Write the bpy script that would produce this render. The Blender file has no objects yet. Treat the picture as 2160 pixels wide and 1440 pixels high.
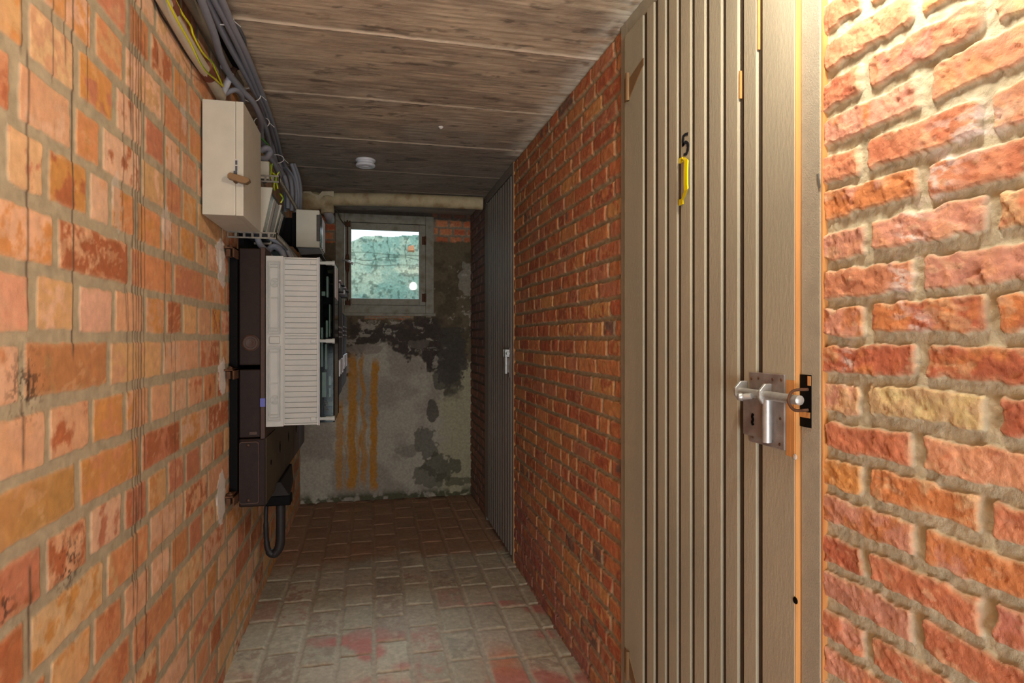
import bpy, math, random
import numpy as np
from mathutils import Vector
random.seed(7); RNG = np.random.RandomState(11)
S = bpy.context.scene
COL = S.collection
# ------------------------------------------------------------------ camera
F = 1300.0; TH = math.atan(295/1300.0); CT = math.cos(TH); ST = math.sin(TH); EYE = 1.2
cam_d = bpy.data.cameras.new('camera'); cam = bpy.data.objects.new('camera', cam_d); COL.objects.link(cam)
cam_d.sensor_width = 36; cam_d.lens = F/2160*36; cam_d.shift_y = -8/2160; cam_d.clip_start = .02
cam.location = (0, 0, EYE); cam.rotation_euler = (math.pi/2, 0, -TH)
S.camera = cam
# ------------------------------------------------------------------ world (overcast sky seen through the window)
w = bpy.data.worlds.new('world'); S.world = w; w.use_nodes = True
nt = w.node_tree; nt.nodes.clear()
bg = nt.nodes.new('ShaderNodeBackground'); bg.inputs[0].default_value = (.80, .90, 1, 1); bg.inputs[1].default_value = 1.25
wo = nt.nodes.new('ShaderNodeOutputWorld'); nt.links.new(bg.outputs[0], wo.inputs[0])
# soft daylight that falls through the window onto the floor
sd = bpy.data.lights.new('daylight', 'SUN'); sd.energy = 7; sd.angle = math.radians(24); sd.color = (.82, .90, 1)
so = bpy.data.objects.new('daylight', sd); COL.objects.link(so)
so.rotation_euler = Vector((-.10, -1, -.80)).to_track_quat('-Z', 'Y').to_euler(); so.location = (0, 6, 4)
# fill light added behind the camera to brighten the corridor
ad = bpy.data.lights.new('rear_fill_light', 'AREA'); ad.shape = 'RECTANGLE'; ad.size = 1.0; ad.size_y = .9; ad.energy = 40; ad.color = (.88, .95, 1)
ao = bpy.data.objects.new('rear_fill_light', ad); COL.objects.link(ao); ao.location = (.08, -1.35, .62)
ao.rotation_euler = Vector((0, 1, .30)).to_track_quat('-Z', 'Z').to_euler()
LAMP = (.56, .68, 1.92); LAMP_STRENGTH = 225
S.view_settings.view_transform = 'Standard'; S.view_settings.look = 'None'; S.view_settings.gamma = 1; S.view_settings.exposure = .4
S.view_settings.use_curve_mapping = False

# ------------------------------------------------------------------ measuring helpers (room frame: X across, Y along the corridor)
XL, XR, YB, ZC = -.504, .737, 4.68, 2.137
def pt(px, py, D):
    lat = (px-1080)/F*D
    return (CT*lat+ST*D, -ST*lat+CT*D, EYE+(712-py)/F*D)
def y_on(px, X):
    k = (px-1080)/F; return (X*CT-k*X*ST)/(ST+k*CT)
def x_on(px, Y):
    k = (px-1080)/F; return (Y*ST+k*Y*CT)/(CT-k*ST)
def z_on(py, X, Y): return EYE+(712-py)*(X*ST+Y*CT)/F
def lin(c):
    c = np.asarray(c, float)/255.0
    return np.where(c <= .04045, c/12.92, ((c+.055)/1.055)**2.4)

# ------------------------------------------------------------------ numpy noise
def vnoise(u, v, seed):
    r = np.random.RandomState(seed); T = r.rand(256, 256)
    i = np.floor(u).astype(int); j = np.floor(v).astype(int); a = u-i; b = v-j
    a = a*a*(3-2*a); b = b*b*(3-2*b); i0 = i % 256; j0 = j % 256; i1 = (i+1) % 256; j1 = (j+1) % 256
    return (T[i0, j0]*(1-a)+T[i1, j0]*a)*(1-b)+(T[i0, j1]*(1-a)+T[i1, j1]*a)*b
def fbm(u, v, sc, oc=4, seed=0, gain=.5):
    s = 0; amp = 1; tot = 0
    for k in range(oc):
        s = s+amp*vnoise(u*sc*2**k+17.3*k, v*sc*2**k+9.1*k, seed+k*13); tot += amp; amp *= gain
    return s/tot
def sst(a, b, x):
    t = np.clip((x-a)/(b-a), 0, 1); return t*t*(3-2*t)
def mixc(c, d, t): return c*(1-t[..., None])+d*t[..., None]

# ------------------------------------------------------------------ materials
def mat(name, rough=.8, metal=0, color=None, attr=False, var=.15, vscale=12, bump=.3, bscale=300, bscale2=None, stretch=None, spots=None, second=None, sec_amt=.5, spec=.35, alpha=None):
    m = bpy.data.materials.new(name); m.use_nodes = True; t = m.node_tree; N = t.nodes; L = t.links
    b = N['Principled BSDF']; b.inputs['Roughness'].default_value = rough; b.inputs['Metallic'].default_value = metal
    b.inputs['Specular IOR Level'].default_value = spec
    tc = N.new('ShaderNodeTexCoord'); co = tc.outputs['Object']
    if stretch:
        mp = N.new('ShaderNodeMapping'); mp.inputs['Scale'].default_value = stretch; L.new(co, mp.inputs[0]); co = mp.outputs[0]
    if attr:
        a = N.new('ShaderNodeAttribute'); a.attribute_name = 'Col'; base = a.outputs['Color']
    else:
        rgb = N.new('ShaderNodeRGB'); rgb.outputs[0].default_value = (*lin(color), 1); base = rgb.outputs[0]
    if second is not None:
        n2 = N.new('ShaderNodeTexNoise'); n2.inputs['Scale'].default_value = vscale*.5; n2.inputs['Detail'].default_value = 6; L.new(co, n2.inputs['Vector'])
        cr = N.new('ShaderNodeValToRGB'); cr.color_ramp.elements[0].position = 1-sec_amt-.08; cr.color_ramp.elements[1].position = min(1, 1-sec_amt+.08); L.new(n2.outputs['Fac'], cr.inputs[0])
        mx = N.new('ShaderNodeMix'); mx.data_type = 'RGBA'; L.new(cr.outputs[0], mx.inputs[0]); L.new(base, mx.inputs[6]); mx.inputs[7].default_value = (*lin(second), 1); base = mx.outputs[2]
    n = N.new('ShaderNodeTexNoise'); n.inputs['Scale'].default_value = vscale; n.inputs['Detail'].default_value = 8; L.new(co, n.inputs['Vector'])
    mr = N.new('ShaderNodeMapRange'); mr.inputs[1].default_value = .3; mr.inputs[2].default_value = .7; mr.inputs[3].default_value = 1-var; mr.inputs[4].default_value = 1+var; L.new(n.outputs['Fac'], mr.inputs[0])
    mm = N.new('ShaderNodeVectorMath'); mm.operation = 'SCALE'; L.new(base, mm.inputs[0]); L.new(mr.outputs[0], mm.inputs['Scale']); base = mm.outputs[0]
    if spots:
        vo = N.new('ShaderNodeTexVoronoi'); vo.inputs['Scale'].default_value = spots[0]; L.new(tc.outputs['Object'], vo.inputs['Vector'])
        lt = N.new('ShaderNodeMath'); lt.operation = 'LESS_THAN'; lt.inputs[1].default_value = spots[1]; L.new(vo.outputs['Distance'], lt.inputs[0])
        sx = N.new('ShaderNodeMix'); sx.data_type = 'RGBA'; L.new(lt.outputs[0], sx.inputs[0]); L.new(base, sx.inputs[6]); sx.inputs[7].default_value = (*lin(spots[2]), 1); base = sx.outputs[2]
    L.new(base, b.inputs['Base Color'])
    if bump:
        nb = N.new('ShaderNodeTexNoise'); nb.inputs['Scale'].default_value = bscale; nb.inputs['Detail'].default_value = 6; nb.inputs['Roughness'].default_value = .65; L.new(co, nb.inputs['Vector'])
        bp = N.new('ShaderNodeBump'); bp.inputs['Strength'].default_value = bump; bp.inputs['Distance'].default_value = .002; L.new(nb.outputs['Fac'], bp.inputs['Height'])
        L.new(bp.outputs[0], b.inputs['Normal'])
    if alpha is not None: b.inputs['Alpha'].default_value = alpha
    return m
M = {}
M['brick'] = mat('brick_masonry', .88, attr=True, var=.13, vscale=55, bump=.75, bscale=260)
M['brick_smooth'] = mat('smooth_brick_masonry', .75, attr=True, var=.10, vscale=40, bump=.4, bscale=300)
M['plaster'] = mat('stained_plaster', .85, attr=True, var=.16, vscale=60, bump=.6, bscale=160)
M['concrete'] = mat('board_marked_concrete', .85, attr=True, var=.14, vscale=30, bump=.8, bscale=120, stretch=(.35, 1.6, 1))
M['paver'] = mat('brick_paving', .80, attr=True, var=.12, vscale=50, bump=.6, bscale=220)
PAINT = (164, 156, 134)
M['paint'] = mat('taupe_paint', .55, color=PAINT, var=.07, vscale=14, bump=.5, bscale=140, stretch=(1, 1, .35), spots=(22, .022, (70, 50, 35)), second=(152, 146, 126), sec_amt=.45)
M['paint_flat'] = mat('taupe_frame_paint', .55, color=(158, 151, 132), var=.07, vscale=30, bump=.7, bscale=350)
M['paint_dark'] = mat('aged_taupe_paint', .6, color=(138, 130, 122), var=.1, vscale=14, bump=.4, bscale=140, stretch=(1, 1, .3))
M['groove'] = mat('shaded_groove_paint', .7, color=(66, 54, 40), var=.15, vscale=30, bump=.3)  # shade between the door boards, put into a darker paint colour
M['rawwood'] = mat('bare_softwood', .7, color=(196, 138, 78), var=.2, vscale=60, bump=.4, bscale=200, stretch=(1, 1, .06), second=(160, 100, 50), sec_amt=.4)
M['window_paint'] = mat('grey_window_paint', .6, color=(146, 142, 126), var=.15, vscale=40, bump=.5, bscale=150, second=(120, 112, 92), sec_amt=.4)
M['marker'] = mat('black_marker', .6, color=(24, 28, 34), var=.1, bump=.2)
M['smudge'] = mat('grey_smudge', .7, color=(96, 94, 88), var=.2, bump=.1)
M['yellow'] = mat('yellow_plastic', .35, color=(232, 208, 10), var=.04, bump=.1, spec=.5)
M['zinc'] = mat('zinc_steel', .38, .6, color=(180, 182, 178), var=.12, vscale=80, bump=.2)
M['lockplate'] = mat('worn_grey_steel', .5, .25, color=(142, 134, 128), var=.2, vscale=60, bump=.4, second=(120, 106, 100), sec_amt=.45)
M['rust'] = mat('rusty_steel', .8, .3, color=(92, 62, 42), var=.35, vscale=80, bump=.6)
M['cream'] = mat('cream_sheet_metal', .42, color=(184, 180, 164), var=.05, vscale=20, bump=.08)
M['cream_cool'] = mat('pale_grey_enamel', .4, color=(186, 184, 176), var=.05, vscale=20, bump=.08)
M['beige'] = mat('beige_plastic', .5, color=(174, 174, 167), var=.05, vscale=20, bump=.15)
M['latch'] = mat('bronzed_latch_metal', .45, .3, color=(128, 100, 68), var=.1)
M['brown'] = mat('dark_brown_enamel', .55, color=(38, 25, 19), var=.12, vscale=40, bump=.25, spec=.18)
M['brown_light'] = mat('worn_brown_enamel', .5, color=(66, 45, 35), var=.15, vscale=40, bump=.25, spec=.3)
M['olive'] = mat('olive_brown_enamel', .5, color=(72, 63, 46), var=.12, vscale=40, bump=.2)
M['bluegrey'] = mat('blue_grey_enamel', .5, color=(88, 90, 98), var=.12, vscale=40, bump=.2)
M['black'] = mat('black_paint', .6, color=(11, 9, 9), var=.2, bump=.3, spec=.08)
M['blackrub'] = mat('black_rubber', .55, color=(34, 29, 28), var=.2, bump=.3)
M['cable'] = mat('grey_cable_sheath', .5, color=(124, 126, 134), var=.06, vscale=30, bump=.1)
M['cable_dark'] = mat('dark_grey_cable_sheath', .5, color=(84, 86, 92), var=.06, vscale=30, bump=.1)
M['conduit'] = mat('off_white_conduit', .5, color=(186, 174, 150), var=.1, vscale=20, bump=.2)
M['conduit_dark'] = mat('dusty_conduit', .6, color=(120, 108, 90), var=.15, vscale=20, bump=.3)
M['clamp'] = mat('brown_clip_plastic', .6, color=(110, 66, 48), var=.1)
M['tie'] = mat('white_nylon', .4, color=(196, 194, 188), var=.03, bump=0)
M['tray'] = mat('galvanised_perforated_steel', .55, .6, color=(128, 122, 110), var=.25, vscale=60, bump=.5)
M['glassgreen'] = mat('green_tinted_glass', .15, color=(112, 130, 116), var=.2, vscale=40, bump=.1, spec=.8)
M['darkglass'] = mat('dark_cover_glass', .12, color=(52, 56, 58), var=.2, vscale=40, bump=.1, spec=.8)
M['whiteplate'] = mat('white_paper_label', .6, color=(214, 216, 222), var=.03, bump=.1)
M['darkgrey'] = mat('dark_grey_plastic', .5, color=(72, 74, 78), var=.15, vscale=50, bump=.2)
M['modgrey'] = mat('module_grey_plastic', .5, color=(150, 156, 152), var=.1, vscale=50, bump=.1)
M['lagging'] = mat('lagged_pipe_wrap', .8, color=(186, 170, 134), var=.14, vscale=30, bump=.7, bscale=90, second=(150, 128, 92), sec_amt=.4)
M['paperwrap'] = mat('torn_paper_wrap', .8, color=(190, 178, 150), var=.15, vscale=30, bump=.6, bscale=80)
M['pvc'] = mat('grey_pvc', .5, color=(168, 168, 172), var=.06, bump=.1)
M['smoke'] = mat('white_detector_plastic', .45, color=(206, 208, 212), var=.03, bump=.05)
M['bluetape'] = mat('blue_tape', .6, color=(92, 96, 168), var=.1, bump=.1)
M['puck'] = mat('white_wall_filler', .9, color=(206, 200, 190), var=.12, vscale=50, bump=.9, bscale=120)
M['green_wall'] = mat('green_weathered_render', .9, attr=True, var=.2, vscale=60, bump=.8, bscale=90)
M['cord'] = mat('white_flex', .5, color=(220, 216, 205), var=.03, bump=0)
def striped(name, a, b):
    m = bpy.data.materials.new(name); m.use_nodes = True; t = m.node_tree; N = t.nodes; L = t.links; bs = N['Principled BSDF']; bs.inputs['Roughness'].default_value = .45
    tc = N.new('ShaderNodeTexCoord'); wv = N.new('ShaderNodeTexWave'); wv.inputs['Scale'].default_value = 24; wv.bands_direction = 'X'; L.new(tc.outputs['Object'], wv.inputs[0])
    cr = N.new('ShaderNodeValToRGB'); cr.color_ramp.interpolation = 'CONSTANT'; cr.color_ramp.elements[0].color = (*lin(a), 1); cr.color_ramp.elements[1].position = .6; cr.color_ramp.elements[1].color = (*lin(b), 1)
    L.new(wv.outputs['Fac'], cr.inputs[0]); L.new(cr.outputs[0], bs.inputs['Base Color']); return m
M['earth'] = striped('yellow_green_insulation', (206, 200, 20), (110, 150, 20))
def glassmat(name, tint, mixv, rough=.02, ior=1.5):
    m = bpy.data.materials.new(name); m.use_nodes = True; t = m.node_tree; N = t.nodes; L = t.links; N.remove(N['Principled BSDF'])
    tr = N.new('ShaderNodeBsdfTransparent'); tr.inputs[0].default_value = (*tint, 1); gl = N.new('ShaderNodeBsdfGlossy'); gl.inputs['Roughness'].default_value = rough
    fr = N.new('ShaderNodeFresnel'); fr.inputs[0].default_value = ior; ad_ = N.new('ShaderNodeMath'); ad_.operation = 'ADD'; ad_.inputs[1].default_value = mixv; L.new(fr.outputs[0], ad_.inputs[0])
    nz = N.new('ShaderNodeTexNoise'); nz.inputs['Scale'].default_value = 6; bp = N.new('ShaderNodeBump'); bp.inputs['Strength'].default_value = .004; L.new(nz.outputs[0], bp.inputs['Height']); L.new(bp.outputs[0], gl.inputs['Normal'])
    mx = N.new('ShaderNodeMixShader'); L.new(ad_.outputs[0], mx.inputs[0]); L.new(tr.outputs[0], mx.inputs[1]); L.new(gl.outputs[0], mx.inputs[2]); L.new(mx.outputs[0], N['Material Output'].inputs[0]); return m
M['pane'] = glassmat('window_glass', (.96, 1, .98), 0)
M['clearcover'] = glassmat('smoky_clear_plastic', (.66, .72, .70), 0, .08, 1.14)
def emis(name, col, st):
    m = bpy.data.materials.new(name); m.use_nodes = True; b = m.node_tree.nodes['Principled BSDF']; b.inputs['Emission Color'].default_value = (*col, 1); b.inputs['Emission Strength'].default_value = st
    b.inputs['Base Color'].default_value = (.9, .9, .85, 1); return m
M['bulb'] = emis('lit_bulb_glass', (1, .92, .80), LAMP_STRENGTH)

# ------------------------------------------------------------------ object helpers
def wloc(o):
    v = Vector((0, 0, 0))
    while o is not None: v += o.location; o = o.parent
    return v
def tag(o, label=None, cat=None, group=None, kind=None):
    if label: o['label'] = label
    if cat: o['category'] = cat
    if group: o['group'] = group
    if kind: o['kind'] = kind
    return o
def thing(name, loc, label, cat, group=None, kind=None):
    o = bpy.data.objects.new(name, None); COL.objects.link(o); o.location = loc; o.empty_display_size = .05
    return tag(o, label, cat, group, kind)
class MB:
    def __init__(s): s.v = []; s.f = []
    def add(s, vs, fs):
        n = len(s.v); s.v += [tuple(p) for p in vs]; s.f += [tuple(i+n for i in f) for f in fs]; return s
    def box(s, x0, x1, y0, y1, z0, z1):
        x0, x1 = sorted((x0, x1)); y0, y1 = sorted((y0, y1)); z0, z1 = sorted((z0, z1))
        return s.add([(x0, y0, z0), (x1, y0, z0), (x1, y1, z0), (x0, y1, z0), (x0, y0, z1), (x1, y0, z1), (x1, y1, z1), (x0, y1, z1)],
                     [(3, 2, 1, 0), (4, 5, 6, 7), (0, 1, 5, 4), (1, 2, 6, 5), (2, 3, 7, 6), (3, 0, 4, 7)])
    def hexa(s, a, b):   # two quads, matching order
        return s.add(list(a)+list(b), [(3, 2, 1, 0), (4, 5, 6, 7), (0, 1, 5, 4), (1, 2, 6, 5), (2, 3, 7, 6), (3, 0, 4, 7)])
    def prism(s, poly, axis, a, b):   # poly: 2D points; axis the extrusion axis
        def p3(q, t):
            return {'x': (t, q[0], q[1]), 'y': (q[0], t, q[1]), 'z': (q[0], q[1], t)}[axis]
        n = len(poly); vs = [p3(q, a) for q in poly]+[p3(q, b) for q in poly]
        return s.add(vs, [tuple(range(n))[::-1], tuple(range(n, 2*n))]+[(i, (i+1) % n, (i+1) % n+n, i+n) for i in range(n)])
    def tube(s, pts, r, seg=10, smooth=True, sub=6):
        P = [Vector(p) for p in pts]
        if smooth and len(P) > 2:
            Q = []
            for i in range(len(P)-1):
                p0 = P[max(i-1, 0)]; p1 = P[i]; p2 = P[i+1]; p3 = P[min(i+2, len(P)-1)]
                for k in range(sub):
                    t = k/sub; Q.append(.5*((2*p1)+(p2-p0)*t+(2*p0-5*p1+4*p2-p3)*t*t+(3*p1-p0-3*p2+p3)*t**3))
            Q.append(P[-1]); P = Q
        n = len(P); vs = []; up = None
        for i in range(n):
            d = (P[min(i+1, n-1)]-P[max(i-1, 0)]).normalized()
            if up is None: up = Vector((0, 0, 1)) if abs(d.z) < .9 else Vector((1, 0, 0))
            a = d.cross(up).normalized(); up = a.cross(d).normalized()
            rr = r[i*(len(r)-1)//max(n-1, 1)] if isinstance(r, (list, tuple)) else r
            for k in range(seg):
                q = 2*math.pi*k/seg; vs.append(P[i]+rr*(math.cos(q)*a+math.sin(q)*up))
        fs = [(i*seg+k, i*seg+(k+1) % seg, (i+1)*seg+(k+1) % seg, (i+1)*seg+k) for i in range(n-1) for k in range(seg)]
        fs += [tuple(range(seg))[::-1], tuple((n-1)*seg+k for k in range(seg))]
        return s.add(vs, fs)
    def cyl(s, a, b, r, seg=16): return s.tube([a, b], r, seg, False)
    def lathe(s, c, axis, prof, seg=28):   # prof: (radius, offset along axis)
        ax = Vector(axis).normalized(); u = ax.cross(Vector((0, 0, 1)) if abs(ax.z) < .9 else Vector((1, 0, 0))).normalized(); v = ax.cross(u); c = Vector(c); vs = []
        for r, h in prof:
            for k in range(seg):
                q = 2*math.pi*k/seg; vs.append(c+ax*h+u*math.cos(q)*r+v*math.sin(q)*r)
        n = len(prof); fs = [(i*seg+k, i*seg+(k+1) % seg, (i+1)*seg+(k+1) % seg, (i+1)*seg+k) for i in range(n-1) for k in range(seg)]
        fs += [tuple(range(seg))[::-1], tuple((n-1)*seg+k for k in range(seg))]
        return s.add(vs, fs)
    def build(s, name, m, parent=None, bevel=0, smooth=False, seg=2):
        off = wloc(parent) if parent else Vector((0, 0, 0))
        if parent is None and s.v:
            A = np.array(s.v); off = Vector(((A[:, 0].min()+A[:, 0].max())/2, (A[:, 1].min()+A[:, 1].max())/2, A[:, 2].min()))
        me = bpy.data.meshes.new(name); me.from_pydata([tuple(Vector(p)-off) for p in s.v], [], s.f); me.update()
        import bmesh
        bm = bmesh.new(); bm.from_mesh(me); bmesh.ops.recalc_face_normals(bm, faces=bm.faces); bm.to_mesh(me); bm.free()
        o = bpy.data.objects.new(name, me); COL.objects.link(o); me.materials.append(M[m] if isinstance(m, str) else m)
        if parent: o.parent = parent
        else: o.location = off
        if bevel:
            b = o.modifiers.new('bevel', 'BEVEL'); b.width = bevel; b.segments = seg; b.limit_method = 'ANGLE'; b.angle_limit = math.radians(35)
        if smooth:
            for p in me.polygons: p.use_smooth = True
            me.set_sharp_from_angle(angle=math.radians(40))
        return o

def grid_mesh(name, U, V, pos, col, m, keep=None, flip=False):
    """regular sheet: pos (n,m,3), col (n,m,3)"""
    n, k = len(U), len(V)
    idx = np.arange(n*k).reshape(n, k)
    q = np.stack([idx[:-1, :-1], idx[1:, :-1], idx[1:, 1:], idx[:-1, 1:]], -1).reshape(-1, 4)
    if keep is not None: q = q[keep[:-1, :-1].reshape(-1)]
    if flip: q = q[:, ::-1]
    me = bpy.data.meshes.new(name); me.vertices.add(n*k); me.vertices.foreach_set('co', pos.reshape(-1).astype(np.float32))
    me.loops.add(q.size); me.loops.foreach_set('vertex_index', q.reshape(-1).astype(np.int32))
    me.polygons.add(len(q)); me.polygons.foreach_set('loop_start', np.arange(0, q.size, 4, dtype=np.int32)); me.polygons.foreach_set('loop_total', np.full(len(q), 4, np.int32))
    me.polygons.foreach_set('use_smooth', np.ones(len(q), bool)); me.update(calc_edges=True)
    a = me.color_attributes.new('Col', 'FLOAT_COLOR', 'POINT'); c4 = np.ones((n*k, 4), np.float32); c4[:, :3] = np.clip(col.reshape(-1, 3), 0, 1); a.data.foreach_set('color', c4.reshape(-1))
    me.materials.append(M[m]); o = bpy.data.objects.new(name, me); COL.objects.link(o); o['kind'] = 'structure'
    return o

# ------------------------------------------------------------------ brickwork: rows = [(z0, z1, [joint positions])]
def brickwork(U, V, rows, joint, relief, pal, wts, mort, seed, wob=.003, rnd=.004, rough=.0015, patch=.5, rim=.35, rimcol=(200, 170, 130), fixed=None):
    u, v = np.meshgrid(U, V, indexing='ij'); r = np.random.RandomState(seed)
    uw = u+(fbm(u, v, 45, 3, seed)-.5)*2*wob+(fbm(u, v, 9, 2, seed+5)-.5)*wob; vw = v+(fbm(u, v, 45, 3, seed+50)-.5)*2*wob+(fbm(u, v, 7, 2, seed+55)-.5)*wob*1.2
    d = np.full(u.shape, -1.0); C1 = np.zeros(u.shape+(3,)); C2 = C1.copy(); hoff = np.zeros(u.shape); pth = np.zeros(u.shape)
    pal = np.array([lin(c) for c in pal]); wts = np.array(wts, float)/sum(wts)
    for ri, (z0, z1, js) in enumerate(rows):
        m_ = (vw >= z0) & (vw < z1)
        if not m_.any(): continue
        js = np.array(js); nb = len(js)+1
        c1 = pal[r.choice(len(pal), nb, p=wts)]*(.9+.2*r.rand(nb, 1)); c2 = pal[r.choice(len(pal), nb, p=wts)]*(.9+.2*r.rand(nb, 1))
        if fixed:
            for (fr, fu, fc, fd) in fixed:
                if z0 <= fr < z1: b_ = np.searchsorted(js, fu); c1[b_] = lin(fc); c2[b_] = lin(fd)
        ho = (r.rand(nb)-.5)*relief*.35; jw = joint*(.8+.5*r.rand(nb)); tz = (r.rand(nb)-.5)*joint*.3; pt_ = .25+.5*r.rand(nb)
        uu = uw[m_]; vv = vw[m_]; b = np.searchsorted(js, uu); lo = np.concatenate([[-99], js])[b]; hi = np.concatenate([js, [99]])[b]
        g = jw[b]/2; du = np.minimum(uu-lo-g, hi-uu-g); dv = np.minimum(vv-z0-joint*.5-tz[b], z1-vv-joint*.5+tz[b])
        q = .006; ax = np.maximum(q-du, 0); ay = np.maximum(q-dv, 0)
        dd = np.where((du < q) & (dv < q), q-np.sqrt(ax*ax+ay*ay), np.minimum(du, dv))
        d[m_] = dd; C1[m_] = c1[b]; C2[m_] = c2[b]; hoff[m_] = ho[b]; pth[m_] = pt_[b]
    t = sst(-rnd*.3, rnd, d)
    nz = fbm(u, v, 30, 5, seed+9, .6); nf = fbm(u, v, 110, 3, seed+19)
    p = sst(-.11, .11, nz-(.5+(pth-.5)*.6))*patch*1.6; p = np.clip(p, 0, 1)
    bc = mixc(C1, C2, p)
    bc = mixc(bc, np.broadcast_to(lin(rimcol), bc.shape), rim*(1-sst(.001, .010, d+(nf-.5)*.006))*.9)
    bc = bc*(.86+.28*fbm(u, v, 80, 3, seed+33))[..., None]
    # streaky scuffs
    sc = sst(.66, .74, fbm(u*.8+v*.6, v*2.2-u*.8, 34, 3, seed+71)); bc = mixc(bc, np.broadcast_to(lin(rimcol), bc.shape), sc*.35)
    g_ = bc.mean(-1, keepdims=True); bc = (bc*.88+g_*.12)*np.array([.98, 1.16, 1.06])
    mc = np.broadcast_to(lin(mort), bc.shape)*(.8+.4*fbm(u, v, 60, 4, seed+41))[..., None]
    col = mixc(mc, bc, t)
    ht = t*(relief+hoff)+(nz-.5)*rough*2*(t*.8+.5)+(nf-.5)*rough
    return u, v, ht, col, t
def fill_rows(z_lo, z_hi, course, z_ref, given, u0, u1, gen):
    rows = []; k0 = math.floor((z_lo-z_ref)/course)-1; k1 = math.ceil((z_hi-z_ref)/course)+1
    for k in range(k0, k1):
        rows.append((z_ref+k*course, z_ref+(k+1)*course, given.get(k) if given and k in given else gen(k)))
    return rows
def spaced(lo, hi, f):
    out = [lo]
    while out[-1] < hi: out.append(out[-1]+f(out[-1]))
    return np.array(out)

# ---- left wall
yl = lambda p: y_on(p, XL)
LJ = {0: [74, 166, 243, 307, 352, 386, 419, 447, 468], 1: [122, 276, 368, 432, 478], 2: [10, 102, 190, 235, 290, 343, 381, 415, 440], 3: [35, 158, 217, 300, 350, 387, 418],
      4: [60, 165, 244, 305, 349, 384, 418], 5: [90, 200, 265, 345, 400], -1: [50, 232, 345, 423, 466], -2: [103, 195, 266, 318, 364, 398, 430, 458], -3: [168, 300, 383, 440],
      -4: [98, 189, 262, 313, 355, 392, 425], -5: [60, 225, 318, 390, 440], -6: [105, 198, 262, 320, 362, 400], -7: [130, 280, 370, 430]}
def genl(k):
    step = .30 if k % 2 else .15; return [-2+step*i+random.uniform(-.012, .012)+(.04*(k % 3)) for i in range(int(7/step)+1)]
given = {}
for k, js in LJ.items():
    js = [yl(p) for p in js]; step = .30 if k % 2 else .15
    a = [js[0]-step*(i+1)+random.uniform(-.01, .01) for i in range(int(3/step))]; b = [js[-1]+step*(i+1)+random.uniform(-.01, .01) for i in range(int(3/step))]
    given[k] = sorted(a+js+b)
rowsL = fill_rows(-.05, 2.2, .104, 1.2005, given, 0, 0, genl)
U = spaced(-1.6, 4.82, lambda y: .02 if y < .85 else max(.0026, .0022*y) if y < 2.5 else .007); V = np.arange(-.01, ZC+.02, .0028)
fixedL = [(.94, .93, (190, 128, 62), (196, 136, 74)), (.73, 1.0, (186, 98, 48), (180, 84, 36)), (1.25, .95, (224, 150, 72), (228, 160, 96)), (1.35, 1.02, (232, 168, 134), (214, 130, 50)), (1.25, 1.08, (222, 152, 122), (224, 146, 116)),
          (1.25, 1.25, (226, 158, 136), (226, 160, 136)), (1.15, 1.12, (178, 122, 74), (190, 116, 66)), (1.03, 1.06, (226, 158, 116), (224, 160, 126)), (1.56, 1.02, (178, 86, 44), (214, 134, 94)), (1.67, 1.04, (216, 134, 62), (222, 160, 104))]
u, v, ht, col, t = brickwork(U, V, rowsL, .020, .0022, [(210, 128, 76), (218, 150, 112), (230, 170, 140), (208, 132, 56), (182, 92, 48), (218, 158, 104), (198, 112, 80), (226, 172, 124)], [3, 3, 2.4, 2, 2, 2, 1.5, 1], (172, 160, 132), 3, wob=.0035, rnd=.003, rough=.0006, patch=.6, rim=.4, rimcol=(220, 160, 120), fixed=fixedL)
col = mixc(col, np.broadcast_to(lin((222, 150, 112)), col.shape), .18*t*sst(.35, .65, fbm(u, v, 5, 3, 77)))
for (px, ya, yb, wd, s_) in [(62, 90, 690, .0035, .55), (50, -60, 130, .004, .5), (116, -60, 190, .0022, .6), (142, -60, 160, .0022, .5), (157, -60, 770, .003, .75), (187, -60, 230, .002, .6), (262, 180, 500, .003, .5), (268, 470, 700, .002, .5),
                          (272, 600, 860, .003, .45), (277, -60, 300, .006, .45), (283, -60, 1300, .004, .5), (289, -60, 1250, .003, .6), (294, 20, 1120, .005, .5), (300, -60, 1120, .004, .6), (307, 60, 1000, .003, .5), (310, 1180, 1400, .004, .6), (291, 1040, 1440, .003, .5), (335, 90, 150, .002, .8), (350, 190, 770, .0025, .7), (364, 300, 780, .002, .55), (372, 700, 1320, .0025, .5),
                          (381, 120, 420, .003, .4), (395, 130, 420, .002, .35), (62, 760, 870, .004, .7), (54, 830, 1010, .004, .45), (66, 1180, 1440, .004, .6), (345, 1080, 1280, .002, .6)]:
    y0 = yl(px); D0 = XL*ST+y0*CT; za = EYE+(712-ya)*D0/F; zb = EYE+(712-yb)*D0/F
    wv = (vnoise(v*14, v*0+px, int(px)+5)-.5)*.006
    k = np.exp(-((u-y0-wv)/wd)**2)*sst(zb, zb+.03, v)*(1-sst(za-.02, za, v)); brk = .6+.5*fbm(u*2, v, 40, 2, px)
    col = mixc(col, np.broadcast_to(lin((92, 76, 62)), col.shape), np.clip(k*s_*brk*1.7, 0, .92))
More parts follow.
